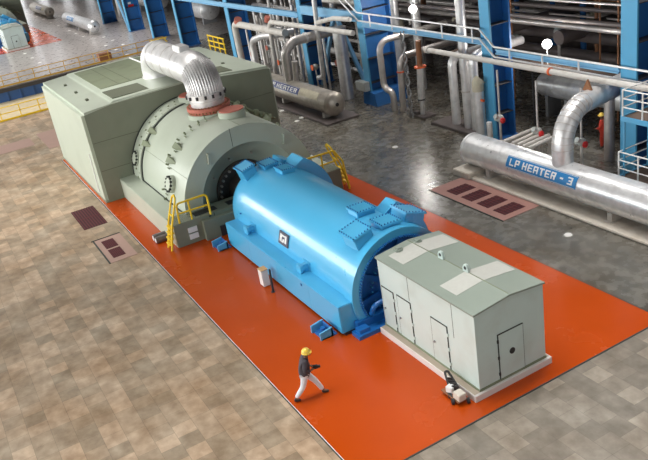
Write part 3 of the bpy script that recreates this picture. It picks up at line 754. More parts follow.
pipe('tank_pipe', 'bulky bent pipe rising from the dull heater tank', [(-47.6, 22.0, 1.6), (-47.5, 22.0, 4.25), (-47.5, 26.5, 4.25)], .33, 'clad_dull', 1.0, 'tank outlet pipes', [((-47.5, 23.6, 4.25), (-47.5, 23.75, 4.25), 'clad'), ((-47.5, 24.6, 4.25), (-47.5, 24.7, 4.25), 'orange_clamp')])
pipe('tank_pipe', 'slimmer pipe beside the bulky bent pipe on the dull tank', [(-47.0, 22.2, 1.6), (-46.7, 22.2, 3.1)], .2, 'clad_dull', 0, 'tank outlet pipes')
pipe('vertical_pipe', 'grey upright pipe with hooked foot in front of the inverted V brace', [(-46.9, 24.5, 7.6), (-47.35, 24.5, 1.35), (-48.1, 24.5, 1.2)], .17, 'clad', .3, 'upright pipes')
vp(-45.3, 25.1, 0, 4.7, .45, 'clad', 'fat pale upright duct between the inverted V braces', [((-45.3, 25.1, 4.6), (-45.3, 25.1, 4.85), 'clad_dull')])
pipe('insulated_pipe', 'slim curved white pipe under the pale blue beam', [(-46.7, 24.4, 5.2), (-44.5, 24.4, 5.62), (-42.4, 24.4, 5.7)], .15, 'white_lag', .8, 'long lagged pipes')
pipe('bent_pipe', 'pale bent pipe beside the wide column foot', [(-39.9, 25.3, 0), (-39.9, 25.3, 1.25), (-40.85, 25.3, 1.25), (-40.85, 25.3, 4.25), (-40.85, 30.5, 4.25)], .2, 'clad_dull', .7, 'bent pipes')
pipe('bent_pipe', 'second pale bent pipe with orange clamp, nearer the twisted cable', [(-39.25, 25.5, 0), (-39.0, 25.5, 3.45), (-39.0, 33.0, 3.45)], .2, 'clad_dull', .6, 'bent pipes', [((-39.05, 25.5, 2.5), (-39.05, 25.5, 2.58), 'orange_clamp')])
m = thing('rust_topped_pipe', 'upright pipe, rusty above an orange flange and white below', 'pipe', (-37.25, 25.6, 0), 'upright pipes')
MB().cyl((-37.3, 25.6, 1.05), (-37.1, 25.6, 3.05), .22, seg=16).build('lower_jacket', 'clad', m)
MB().cyl((-37.32, 25.6, 0), (-37.3, 25.6, 1.05), .14, seg=12).build('foot', 'clad', m)
MB().cyl((-37.1, 25.6, 3.05), (-37.05, 25.6, 4.6), .16, seg=12).build('rusty_top', 'rust', m)
MB().cyl((-37.1, 25.6, 3.02), (-37.1, 25.6, 3.1), .36, seg=16).build('flange', 'orange_clamp', m)
MB().cyl((-37.3, 25.6, 1.02), (-37.3, 25.6, 1.1), .24, seg=12).build('collar', 'dark_steel', m)
m = MB()
for k in range(2):
    m.tube([(-37.75 + .16 * math.cos(a * .9 + k * PI), 25.05 + .08 * math.sin(a * .9 + k * PI), a * .2) for a in range(0, 27)], .05, 6)
tag(m.build('twisted_cable', 'grey'), 'grey twisted cable hanging from the walkway beam to floor', 'cable')
tag(MB().box(-38.1, -36.7, 25.2, 26.2, 0, .12, .03).box(-37.9, -37.5, 25.3, 25.6, .1, .3).build('pipe_shoe', 'dark_pipe'), 'dark foot block beneath the rusty topped pipe', 'block')
pipe('vertical_pipe', 'first thick silver upright pipe on the grey pad, elbow top', [(-34.05, 25.6, .16), (-34.05, 25.6, 3.95), (-34.05, 30, 3.95)], .25, 'clad', .5, 'upright pipes')
vp(-32.95, 25.6, .16, 8.4, .26, 'clad', 'tallest thick silver pipe, running up past the walkway', [((-32.95, 25.6, 2.2), (-32.95, 25.6, 2.26), 'clad_dull')])
pipe('vertical_pipe', 'third thick silver upright pipe with dark elbow top', [(-32.3, 25.6, .16), (-32.2, 25.6, 4.3), (-32.2, 29, 4.3)], .24, 'clad', .5, 'upright pipes', [((-32.2, 26.4, 4.3), (-32.2, 26.6, 4.3), 'rust')])
t = vp(-30.95, 24.8, 0, 2.75, .28, 'clad', 'shortest thick upright pipe, topped with beige lagging')
MB().tube([(-30.95, 24.8, 2.75), (-30.95, 24.8, 3.2), (-30.9, 24.95, 3.35)], .3, 14, .1).build('beige_top', 'beige_lag', t)
MB().cyl((-30.9, 24.75, 2.3), (-30.5, 24.75, 2.3), .07, seg=10).build('clamp', 'orange_clamp', t)
# the big elbow out of the signed tank
t = pipe('tank_outlet_elbow', 'wide silver elbow rising from the signed heater tank', [(-22.3, 22.0, 1.5), (-22.3, 22.0, 3.85), (-23.15, 26.5, 3.85), (-23.5, 29, 3.85)], .44, 'clad', 1.5, 'tank outlet pipes')
b = MB()
pts = fillet([V((-22.3, 22.0, 1.7)), V((-22.3, 22.0, 3.85)), V((-23.15, 26.5, 3.85))], 1.5, 10)
for i in range(1, len(pts) - 1):
    dd = (pts[i + 1] - pts[i - 1]).normalized(); b.cyl(pts[i] - dd * .012, pts[i] + dd * .012, .452, seg=28)
b.build('cladding_seam', 'clad_dull', t)
MB().prism([(-23.0, 4.22), (-22.5, 4.22), (-22.75, 4.7)], 'y', 23.9, 24.0).build('stay_plate', 'rust', t)
# nozzles on the signed tank
for k, (x, l) in enumerate(((-26.5, 2.0), (-26.0, 1.5), (-25.65, 1.6), (-25.3, 1.7), (-24.95, 1.5))):
    tag(MB().tube([(x, 22.55 if k else 22.3, 1.58), (x - .1, 22.55 + l, 1.62)], .1, 10).cyl((x - .1, 22.5 + l, 0), (x - .1, 22.5 + l, 1.6), .06, seg=8).build('stub_pipe', 'white_lag'),
        'stub pipe behind the signed tank, set apart from the four close ones' if k == 0 else 'one of four close stub pipes behind the signed tank', 'pipe', 'stub pipes behind the tank')
# valves with red handwheels
def valve(x, y, z, label):
    t = thing('valve', label, 'valve', (x, y, 0), 'red wheel valves')
    MB().cyl((x, y, 0), (x, y, z - .2), .06, seg=8).build('stem_pipe', 'white_lag', t)
    b = MB().ball((x, y, z), .2, 12, 8); b.cyl((x - .32, y, z - .1), (x + .05, y, z), .1, seg=10); b.cyl((x, y, z), (x, y - .28, z + .18), .12, seg=10); b.build('body', 'grey_valve', t)
    w = MB().ball((x + .34, y - .12, z - .02), (.1, .15, .15), 12, 8); w.build('handwheel', 'red', t)
    MB().cyl((x, y, z), (x, y, z + 2.4), .05, seg=8).build('riser', 'clad_dull', t)
valve(-28.45, 24.0, 1.95, 'grey valve with red wheel at the broad blue column foot')
valve(-25.85, 24.0, 1.8, 'grey valve with red wheel beside the wide elbow, on its column side')
valve(-23.2, 24.0, 1.85, 'grey valve with red wheel under the wide elbow')
vp(-28.9, 23.7, 0, 1.75, .14, 'clad', 'short silver stub pipe beside the valve at column foot', name='stub_stand')
vp(-24.0, 26.6, 0, 3.0, .24, 'clad_dull', 'grey upright pipe beside the person in red coveralls')
# vessel behind
t = thing('horizontal_vessel', 'silver horizontal vessel on legs behind the wide elbow', 'vessel', (-28.5, 30, 0), 'vessels behind the columns')
b = MB().lathe([(-32.0, .01), (-31.95, .35), (-31.7, .6), (-31.5, .66), (-24.0, .66), (-23.8, .6), (-23.6, .35), (-23.5, .01)], 30, 1.7, 36)
for x in (-30.4, -28.6, -26.8): b.band(30, 1.7, .65, .68, x, x + .06, 0, 360, 36)
b.build('shell', 'tank', t, 40)
for x in (-31.0, -29.6, -25.5): MB().box(x - .1, x + .1, 29.5, 30.5, 0, 1.2).build('leg', 'grey', t)
def vessel(x0, x1, y, z, r, label):
    t = thing('horizontal_vessel', label, 'vessel', ((x0 + x1) / 2, y, 0), 'vessels behind the columns')
    MB().lathe([(x0 - .4, .01), (x0 - .3, r * .6), (x0, r), (x1, r), (x1 + .3, r * .6), (x1 + .4, .01)], y, z, 32).build('shell', 'tank', t, 40)
    for x in (x0 + .8, x1 - .8): MB().box(x - .15, x + .15, y - r * .7, y + r * .7, 0, z - r * .6).build('saddle', 'grey', t)
vessel(-100, -90.3, 33, 1.7, 1.25, 'distant silver vessel between the column pair behind crossover pipe')
vessel(-118, -109.5, 33, 1.9, 1.3, 'distant silver vessel at the frame top by the far columns')
# pipework bank behind the enclosure and tanks: countable runs
rn = random.Random(3)
ORD = 'first second third fourth fifth sixth seventh eighth ninth tenth eleventh twelfth thirteenth fourteenth fifteenth sixteenth seventeenth eighteenth nineteenth twentieth'.split() + ['last but two', 'last but one', 'last']
k = 0
for x in [-64 + i * 1.55 for i in range(15)]:
    if abs(x + 51) < 1: continue
    y = 27.2 + rn.random() * 3.5; r = .12 + rn.random() * .2
    vp(x, y, 0, 5 + rn.random() * 3, r, rn.choice(['clad', 'white_lag', 'clad_dull', 'clad']), ORD[k] + ' upright pipe from the enclosure side in the bank behind the dull tank', group='pipe bank uprights'); k += 1
k = 0
for x in [-134 + i * 2.1 for i in range(12)]:
    vp(x, 28 + rn.random() * 5, 0, 6 + rn.random() * 2, .16 + rn.random() * .2, rn.choice(['clad', 'white_lag', 'clad_dull']), ORD[k] + ' upright pipe from the far end among the distant pipes', group='distant uprights'); k += 1
for i, (y, z, r, mt, lab) in enumerate(((31, 4.7, .16, 'clad_dull', 'thin bright pipe run high above the horizontal vessel'), (33, 3.6, .3, 'dark_pipe', 'thick dark pipe run behind the bright lamp'),
                                   (34, 2.2, .34, 'dark_pipe', 'lowest thick dark pipe run in the dim bay'), (36, 3.0, .22, 'clad', 'bright pipe run crossing the dim bay below the dark ducts'), (38, 1.6, .4, 'dark_pipe', 'thick dark pipe run along the back of dim bay'),
                                   (41, 2.6, .3, 'clad_dull', 'dull pipe run along the rear of the dim bay'), (29, 5.6, .12, 'dark_pipe', 'thin dark pipe run just under the mezzanine'))):
    pipe('background_pipe', lab, [(-60 if i % 2 else -48, y, 0), (-60 if i % 2 else -48, y, z), (-14, y, z)], r, mt, .6, 'dim bay pipe runs')
for i, (x, y0, y1, z, r, mt, lab) in enumerate(((-36, 30, 48, 4.1, .35, 'dark_pipe', 'dark crosswise duct beside the lamp'), (-31.5, 31, 52, 4.0, .4, 'dark_pipe', 'dark crosswise duct right of the broad column'),
                                        (-28.5, 33, 52, 4.4, .35, 'dark_pipe', 'crosswise dark duct meeting the frame edge column'), (-45, 29, 50, 3.5, .3, 'dark_pipe', 'dark crosswise duct behind the wide footed column'))):
    pipe('background_duct', lab, [(x, y0, z), (x, y1, z)], r, mt, 0, 'dim bay ducts')
for i, (x, y, z0, z1, r, mt) in enumerate(((-37, 36, 0, 8, .16, 'col_dark'), (-34.5, 36, 0, 8, .18, 'col_dark'), (-31.6, 34, 0, 7, .1, 'rust'), (-29.5, 32, 0, 7, .05, 'rust'), (-27.4, 31, 0, 7, .05, 'rust'), (-40, 34, 0, 8, .25, 'clad_dull'),
                                  (-42.5, 38, 0, 8, .18, 'col_dark'), (-46, 37, 0, 8, .3, 'clad_dull'), (-48, 34, 0, 8, .2, 'rust'), (-29, 42, 0, 8, .25, 'col_dark'), (-33, 43, 0, 8, .25, 'col_dark'), (-38.3, 30, 0, 8, .06, 'rust'), (-35.2, 31, 0, 8, .05, 'rust'))):
    vp(x, y, z0, z1, r, mt, {'col_dark': 'slim dark blue post in the dim bay behind the walkway', 'rust': 'thin rusty rod hanging in the dim bay', 'clad_dull': 'dull upright pipe in the dim bay'}[mt], name={'col_dark': 'steel_post', 'rust': 'hanger_rod', 'clad_dull': 'vertical_pipe'}[mt], group={'col_dark': 'dim bay posts', 'rust': 'dim bay rods', 'clad_dull': 'dim bay uprights'}[mt])
t = thing('platform', 'dark brown walkway platform in the bay behind the bright lamp', 'platform', (-28, 29, 0))
MB().box(-38, -22, 33.6, 35.6, 1.1, 1.2).build('deck', 'brown', t)
MB().box(-38, -22, 27.8, 29.2, 3.1, 3.2).build('deck', 'brown', t)
for x in (-34, -30, -26): MB().cyl((x, 35, 0), (x, 35, 1.1), .08).build('leg', 'dark_steel', t)
for x in (-36, -30.4, -23): MB().box(x, x + .07, 27.95, 28.02, 0, 3.1).build('leg', 'dark_steel', t)
k = 0
for y, z, mt in ((29.5, 6.4, 'clad_dull'), (30.5, 3.0, 'dark_pipe'), (32, 5.4, 'dark_pipe'), (34.5, 4.3, 'clad_dull'), (36.5, 1.2, 'clad_dull'), (37.5, 4.6, 'rust'), (39.5, 3.4, 'rust'), (40.5, 1.0, 'white_lag'), (43, 3.8, 'clad_dull'), (45, 1.6, 'dark_pipe'), (47, 3.0, 'dark_pipe'), (49, 1.0, 'clad_dull')):
    pipe('slim_pipe', ORD[k] + ' slim lengthwise pipe from the walkway inward in the dim bay', [(-62, y, 0), (-62, y, z), (-14 - (k % 3) * 4, y, z), (-14 - (k % 3) * 4, y, 0)], .07 + .03 * (k % 3), mt, .3, 'dim bay slim pipes'); k += 1
k = 0
for x, y in ((-55, 33), (-51, 36), (-47.5, 31.5), (-43, 33), (-40.5, 36), (-38.5, 32.5), (-36, 38.5), (-33.5, 33), (-31, 36.5), (-29, 38), (-26.5, 36), (-24.5, 38.5), (-34, 46), (-27, 47)):
    t = thing('control_valve', ORD[k] + ' control valve from the pipe bank end in the dim bay', 'valve', (x, y, 0), 'dim bay control valves')
    MB().cyl((x, y, 0), (x, y, 1.6 + (k % 4) * .7), .09, seg=8).build('stem_pipe', ('clad', 'clad_dull')[k % 2], t)
    z = 1.6 + (k % 4) * .7
    MB().ball((x, y, z), (.3, .3, .36), 12, 8).build('body', ('beige_lag', 'grey_valve', 'rust')[k % 3], t)
    MB().cyl((x, y, z + .3), (x, y, z + .75), .26, .2, seg=14).build('actuator', ('grey_valve', 'orange_clamp', 'beige_lag', 'col_blue')[k % 4], t); k += 1
t = thing('cable_rack', 'long dark cable rack hung along the dim bay', 'cable rack', (-36, 31.8, 6.2))
for y in (31.4, 32.2): MB().box(-60, -14, y, y + .05, 6.1, 6.25).build('side_rail', 'dark_steel', t)
for x in range(-59, -14, 2): MB().box(x, x + .08, 31.4, 32.25, 6.1, 6.14).build('rung', 'dark_steel', t)
for x in (-56, -46, -36, -26, -16): MB().cyl((x, 31.8, 6.1), (x, 31.8, 8.4), .03, seg=6).build('hanger', 'rust', t)
# pumps / blocks in the dim bay
for i, (x, y) in enumerate(((-37.5, 40), (-34, 39.5), (-31, 45), (-28, 44), (-42, 41), (-46, 44))):
    t = thing('pump', 'small cream and grey pump on the floor of the dim bay', 'pump', (x, y, 0), 'dim bay pumps')
    MB().cyl((x - .6, y, .8), (x + .5, y, .8), .42, seg=20).build('motor', 'beige_lag', t)
    MB().ball((x + .8, y, .8), (.35, .5, .5), 16, 10).build('volute', 'grey', t)
    MB().box(x - .8, x + 1.1, y - .5, y + .5, 0, .36).build('bed_plate', 'dark_steel', t)

for i, (y, z, r, mt) in enumerate(((27.4, 1.1, .12, 'clad'), (27.9, 2.0, .16, 'white_lag'), (27.6, 3.1, .12, 'clad_dull'), (27.3, 4.9, .14, 'clad'), (28.2, 5.6, .18, 'white_lag'), (28.6, 1.6, .2, 'clad_dull'))):
    pipe('bank_pipe', ORD[i] + ' lengthwise pipe from the floor up in the bank behind the dull tank' if i < 4 else ('upper' if i == 4 else 'rear lower') + ' lengthwise pipe at the back of the bank behind the dull tank', [(-64, y, .0), (-64, y, z), (-44.2, y, z), (-44.2, y, .0)], r, mt, .4, 'pipe bank lengthwise runs')
k = 0
for x in (-62.5, -59.7, -56.9, -55.2, -52.9, -49.6, -48.8, -45.9):
    for y in (25.6, 26.9):
        vp(x + (y - 25) * .3, y, 0, 3.2 + (k * 37 % 30) / 10, .09 + .03 * (k % 3), ('clad', 'white_lag', 'clad_dull')[k % 3], ORD[k] + ' slim riser from the enclosure side among the pipe bank', name='slim_riser', group='slim risers'); k += 1
k = 0
for x, z in ((-61, 1.3), (-57.6, 2.2), (-55.9, 1.2), (-53.6, 2.6), (-50.1, 1.5), (-46.3, 2.3)):
    t = thing('bank_valve', ORD[k] + ' small valve from the enclosure side in the pipe bank', 'valve', (x, 25.4, 0), 'pipe bank valves'); k += 1
    MB().cyl((x, 25.4, 0), (x, 25.4, z), .06, seg=8).build('stem_pipe', 'clad_dull', t)
    MB().ball((x, 25.4, z), .24, 10, 8).build('body', 'grey_valve', t)
    MB().cyl((x, 25.1, z), (x, 25.14, z), .22, seg=14).build('handwheel', 'orange_clamp' if k % 2 else 'red_lead', t)
# ------------------------------------------------------------------ white railed platforms at the frame edge
def railed(x0, x1, y0, y1, z, label, stair=None):
    t = thing('railed_platform', label, 'platform', ((x0 + x1) / 2, (y0 + y1) / 2, 0), 'white railed platforms')
    MB().box(x0, x1, y0, y1, z - .04, z).build('deck', 'brown', t)
    MB().box(x0 - .04, x1, y0 - .06, y0, z - .16, z + .04).build('edge_beam', 'col_blue', t)
    MB().box(x0 - .06, x0, y0, y1, z - .16, z + .04).build('edge_beam', 'col_blue', t)
    for x in (x0, x0 + .95, x0 + 1.9, x0 + 2.85):
        MB().cyl((x, y0, z), (x, y0, z + 1.1), .035, seg=8).build('post', 'white', t)
    MB().cyl((x0, y1, z), (x0, y1, z + 1.1), .035, seg=8).build('post', 'white', t)
    for h in (1.1, .75, .4):
        MB().tube([(x1, y0, z + h), (x0, y0, z + h), (x0, y1, z + h)], .028, 8).build('rail', 'white', t)
    for x in (x0 + .05, x1 - .1):
        for y in (y0 + .05, y1 - .05): MB().cyl((x, y, 0), (x, y, z - .05), .05, seg=8).build('support', 'col_blue', t)
railed(-20.55, -17, 23.3, 25.0, 1.1, 'lower white railed platform beside the signed tank at frame edge')
railed(-20.55, -17, 23.5, 25.0, 3.6, 'upper white railed platform beside the frame edge column')
pipe('bent_pipe', 'pale bent pipe between the two white railed platforms', [(-20.3, 25.5, .0), (-20.3, 25.5, 2.7), (-18.5, 25.5, 2.7)], .24, 'clad', .6, 'bent pipes')

# ------------------------------------------------------------------ lamps
def lamp(x, y, z, label, power):
    t = thing('work_lamp', label, 'lamp', (x, y, z - 1.2), 'bright work lamps')
    MB().cyl((x, y, z - 1.2), (x, y, z - .1), .03, seg=8).build('pole', 'white', t)
    MB().ball((x, y, z), .24, 16, 10).build('bulb', 'lamp', t)
    l = bpy.data.lights.new('lamp_light', 'POINT'); l.energy = power; l.shadow_soft_size = .2; l.color = (1, .96, .9)
    o = bpy.data.objects.new('lamp_light', l); COL.objects.link(o); o.location = (x, y - .3, z); 
lamp(-39.68, 27.3, 5.88, 'bright white lamp above the handrail between the two middle columns', 350)
lamp(-29.56, 28.3, 4.49, 'bright white lamp above the beam beside the broad blue column', 450)

# ------------------------------------------------------------------ floor fittings
def grate(x0, x1, y0, y1, z, parent=None, label=None, group=None, nb=9, along='y'):
    t = parent or thing('floor_grate', label, 'grate', ((x0 + x1) / 2, (y0 + y1) / 2, 0), group)
    o = MB().box(x0, x1, y0, y1, z, z + .008).build('grate_bed', 'maroon', t)
    b = MB()
    for k in range(nb):
        y = y0 + (k + .5) * (y1 - y0) / nb; b.box(x0, x1, y - .025, y + .025, z + .006, z + .02)
    b.box((x0 + x1) / 2 - .03, (x0 + x1) / 2 + .03, y0, y1, z + .006, z + .022)
    b.build('grate_bars', 'maroon_bar', o if parent else t)
    return t
grate(-40.35, -37.2, 4.7, 5.9, 0, label='dark maroon floor grate in the beige tiles', group='floor grates')
t = thing('floor_plate', 'pale pink floor plate with two small maroon grates', 'floor plate', (-33.8, 5.3, 0), 'floor plates')
MB().box(-35.35, -32.2, 4.72, 5.98, 0, .014).build('plate', 'pink_pale', t)
grate(-34.95, -33.9, 4.98, 5.55, .014, t, nb=7); grate(-33.7, -32.65, 4.98, 5.55, .014, t, nb=7)
MB().box(-35.4, -35.33, 4.6, 6.0, 0, .03).box(-35.4, -32.2, 4.66, 4.73, 0, .02).build('plate_edge', 'seam', t)
t = thing('floor_plate', 'dark pink floor plate with a row of four maroon grates', 'floor plate', (-25.2, 20.2, 0), 'floor plates')
MB().box(-27.75, -22.65, 18.95, 20.95, 0, .02).build('plate', 'pink', t)
for k in range(4): grate(-27.0 + k * 1.08, -26.25 + k * 1.08, 19.35, 20.5, .02, t, nb=6)
MB().box(-27.78, -22.62, 18.9, 18.95, 0, .03).build('plate_edge', 'seam', t)
t = thing('floor_plate', 'faded pink floor plate against the corner of the big enclosure', 'floor plate', (-56.8, 6.9, 0), 'floor plates')
MB().box(-59.6, -54.4, 6.3, 8.2, 0, .014).build('plate', 'pink_pale', t)
t = thing('floor_plate', 'faint long pink plate beside the pit railing', 'floor plate', (-58, 4.2, 0), 'floor plates')
MB().box(-59, -56.6, -2, 5.7, 0, .01).build('plate', 'pink_pale', t)
# white floor caps in rows
cap = tag(MB().cyl((-22.6, 21.38 - .15, 0), (-22.6, 21.38 - .15, .03), .17, .14, seg=16).build('floor_stud', 'floor_cap'), 'round white stud on the floor at the pink plate corner by the tank', 'floor stud', 'white floor studs')
pos = [(-19.86, 19.76, 'round white stud alone on the grey tiles before the signed tank'), (-34.15, 21.37, 'round white stud on the bare grey floor left of the signed tank'),
       (-46.98, 20.75, 'round white stud on the floor under the dull tank sign'), (-43.81, 20.27, 'round white stud on the floor nearest the enclosure corner'), (-44.2, 20.8, 'round white stud on the floor beside the dull tank end')]
pos += [(x, y, None) for x, y in ((-147.4, 20.9), (-141.8, 21.1), (-144.6, 22.7), (-137.4, 22.4), (-135, 20.9), (-128.4, 20.8), (-134.9, 23.5), (-122.4, 20.75), (-125.4, 22.45), (-118.2, 22.2), (-109.4, 20.5), (-100.1, 22), (-95.9, 22), (-90.9, 21.9), (-93.1, 20.4), (-88.5, 20.4), (-83.7, 20.3), (-102, 12.5), (-97.1, 12.5), (-92.3, 12.5), (-114, 20.6), (-105, 20.5))]
nfar = 0
for x, y, l in sorted(pos, key=lambda q: q[0]):
    c = cap.copy(); COL.objects.link(c); c.location = (x, y, 0)
    if not l: l = ORD[nfar] + ' white stud counted from the far end of the distant pinkish floor'; nfar += 1
    c['label'] = l
    if x < -80: c['group'] = 'distant white floor studs'; c.scale = (1.6, 1.3, 1)

# railings by the pit
def pit_rail(x, y0, y1, label, mat):
    t = thing('pit_railing', label, 'railing', (x, (y0 + y1) / 2, 0), 'pit railings')
    n = int((y1 - y0) / 1.55)
    for k in range(n + 1):
        y = y1 - k * 1.55; MB().cyl((x, y, 0), (x, y, 1.1), .04, seg=6).build('post', mat, t)
    for z in (1.1, .6): MB().cyl((x, y0, z), (x, y1, z), .04, seg=6).build('rail', mat, t)
    MB().box(x - .02, x + .02, y0, y1, 0, .15).build('toe_board', mat, t)
pit_rail(-82.6, -4, 24.3, 'ochre railing along the far side of pit', 'rail_ochre')
pit_rail(-66.9, -4, 17.3, 'bright yellow railing along the near side of pit', 'yellow')
t = thing('barrier', 'small yellow barrier between columns behind the enclosure roof', 'barrier', (-71, 25.9, 0))
for x in (-73, -71.7, -70.4, -69.1): MB().cyl((x, 25.9, 0), (x, 25.9, 1.75), .07, seg=6).build('post', 'yellow', t)
for z in (1.7, 1.2, .7): MB().cyl((-73.2, 25.9, z), (-68.9, 25.9, z), .07, seg=6).build('rail', 'yellow', t)
tag(MB().box(-84.6, -83.4, 17.3, 18.6, 0, .7, .03).build('crate', 'rust'), 'small brown crate behind the ochre railing', 'crate')
t = thing('barrier', 'small yellow barrier beside the column right of the crossover pipe', 'barrier', (-79, 23.5, 0))
for y in (22.6, 23.3, 24.0): MB().cyl((-81, y, 0), (-81, y, 1.2), .06, seg=6).build('post', 'yellow', t)
for z in (1.2, .8, .4): MB().cyl((-81, 22.4, z), (-81, 24.2, z), .06, seg=6).build('rail', 'yellow', t)

# ------------------------------------------------------------------ small things on the orange floor
t = thing('instrument_box', 'small cream box with tan top before the blue skirt', 'box', (-25.5, 9.15, 0))
MB().box(-25.27, -24.92, 8.92, 9.2, .05, .74, .012).build('body', 'plinth_w', t)
MB().box(-25.28, -24.91, 8.91, 9.21, .735, .755).build('lid', 'wood', t)
MB().box(-25.2, -25.0, 8.98, 9.14, 0, .06).build('foot', 'grey', t)
tag(MB().cyl((-24.4, 9.05, 0), (-24.45, 9.1, .95), .045, seg=8).cyl((-24.4, 9.05, 0), (-24.4, 9.05, .02), .09, seg=10).build('floor_post', 'black'), 'thin black post beside the cream box', 'post')
def bracket(x, y, label):
    t = thing('jacking_bracket', label, 'bracket', (x, y, 0), 'jacking brackets')
    for dx in (-.36, .28): MB().prism([(y - .28, 0), (y + .2, 0), (y + .2, .36), (y - .28, .28)], 'x', x + dx, x + dx + .07).build('cheek', 'col_blue', t)
    MB().box(x - .35, x + .35, y - .22, y + .35, 0, .06).build('base', 'col_dark', t)
    MB().box(x - .35, x + .35, y + .14, y + .2, 0, .32).build('back_plate', 'col_dark', t)
    MB().cyl((x, y, .05), (x, y, .26), .09, seg=12).build('screw', 'blue_dark', t)
bracket(-29.75, 9.1, 'blue bracket by the turbine end of blue skirt')
bracket(-20.45, 9.05, 'blue bracket by the cabin end of blue skirt')
t = thing('drain_stub', 'pair of dark stub pipes at the foot of green bench', 'pipe', (-32.7, 7.35, 0))
for dx in (-.25, .12):
    s = MB().cyl((-32.7 + dx, 7.0, .16), (-32.7 + dx, 7.6, .16), .16, seg=16); so = s.build('stub', 'dark_pipe', t)
    MB().cyl((-32.7 + dx, 6.98, .16), (-32.7 + dx, 7.0, .16), .11, seg=16).build('bore', 'white', so)
# tool trolley leaning at the cabin corner
t = thing('tool_trolley', 'small dark hand trolley with cream box by the cabin plinth', 'trolley', (-14.9, 10.25, 0))
MB().bar((-15.35, 10.36, .42), (-14.72, 10.08, .08), .05, .05).build('frame', 'black', t)
MB().bar((-15.3, 10.5, .42), (-14.52, 10.38, .08), .05, .05).build('frame', 'black', t)
for x, y in ((-14.66, 10.0), (-14.42, 10.36), (-14.95, 10.1), (-15.2, 10.3)): MB().cyl((x, y, .09), (x + .03, y + .07, .09), .09, seg=14).build('wheel', 'black', t)
MB().tube([(-15.35, 10.37, .4), (-15.45, 10.4, .5), (-15.42, 10.5, .5), (-15.3, 10.5, .4)], .035, 8, .05).build('handle', 'dark_steel', t)
MB().box(-15.25, -14.45, 10.08, 10.38, .1, .14).build('deck', 'rust', t)
for k in range(4): MB().bar((-15.32 + k * .13, 10.39 - k * .05, .3), (-15.2 + k * .13, 10.48 - k * .03, .3), .04, .16).build('chain_link', 'dark_steel', t)
tag(MB().box(-14.72, -14.42, 10.1, 10.36, .145, .36, .015).build('carton', 'cream'), 'cream carton at the floor end of hand trolley', 'carton')
tag(MB().obox((-14.98, 10.23, .25), (.22, .2, .2), Matrix.Rotation(.3, 3, 'Z'), .015).build('carton', 'paper'), 'white carton with violet edge upright on hand trolley', 'carton')

# ------------------------------------------------------------------ people
def skin_mesh(name, pts, edges, radii, mat, parent, sub=2, root=0):
    o0 = WL[parent.name]
    me = bpy.data.meshes.new(name); me.from_pydata([V(p) - o0 for p in pts], edges, []); me.update()
    o = bpy.data.objects.new(name, me); COL.objects.link(o)
    sk = o.modifiers.new('skin', 'SKIN'); sk.use_smooth_shade = True
    for i, r_ in enumerate(radii):
        rr = r_ if isinstance(r_, tuple) else (r_, r_)
        me.skin_vertices[0].data[i].radius = rr
    me.skin_vertices[0].data[root].use_root = True
    sb = o.modifiers.new('sub', 'SUBSURF'); sb.levels = sb.render_levels = sub
    dg = bpy.context.evaluated_depsgraph_get(); dg.update()
    nm = bpy.data.meshes.new_from_object(o.evaluated_get(dg)); o.modifiers.clear(); o.data = nm
    nm.materials.clear(); nm.materials.append(M[mat])
    nm.polygons.foreach_set('use_smooth', [True] * len(nm.polygons))
    o.parent = parent; WL[o.name] = o0; return o

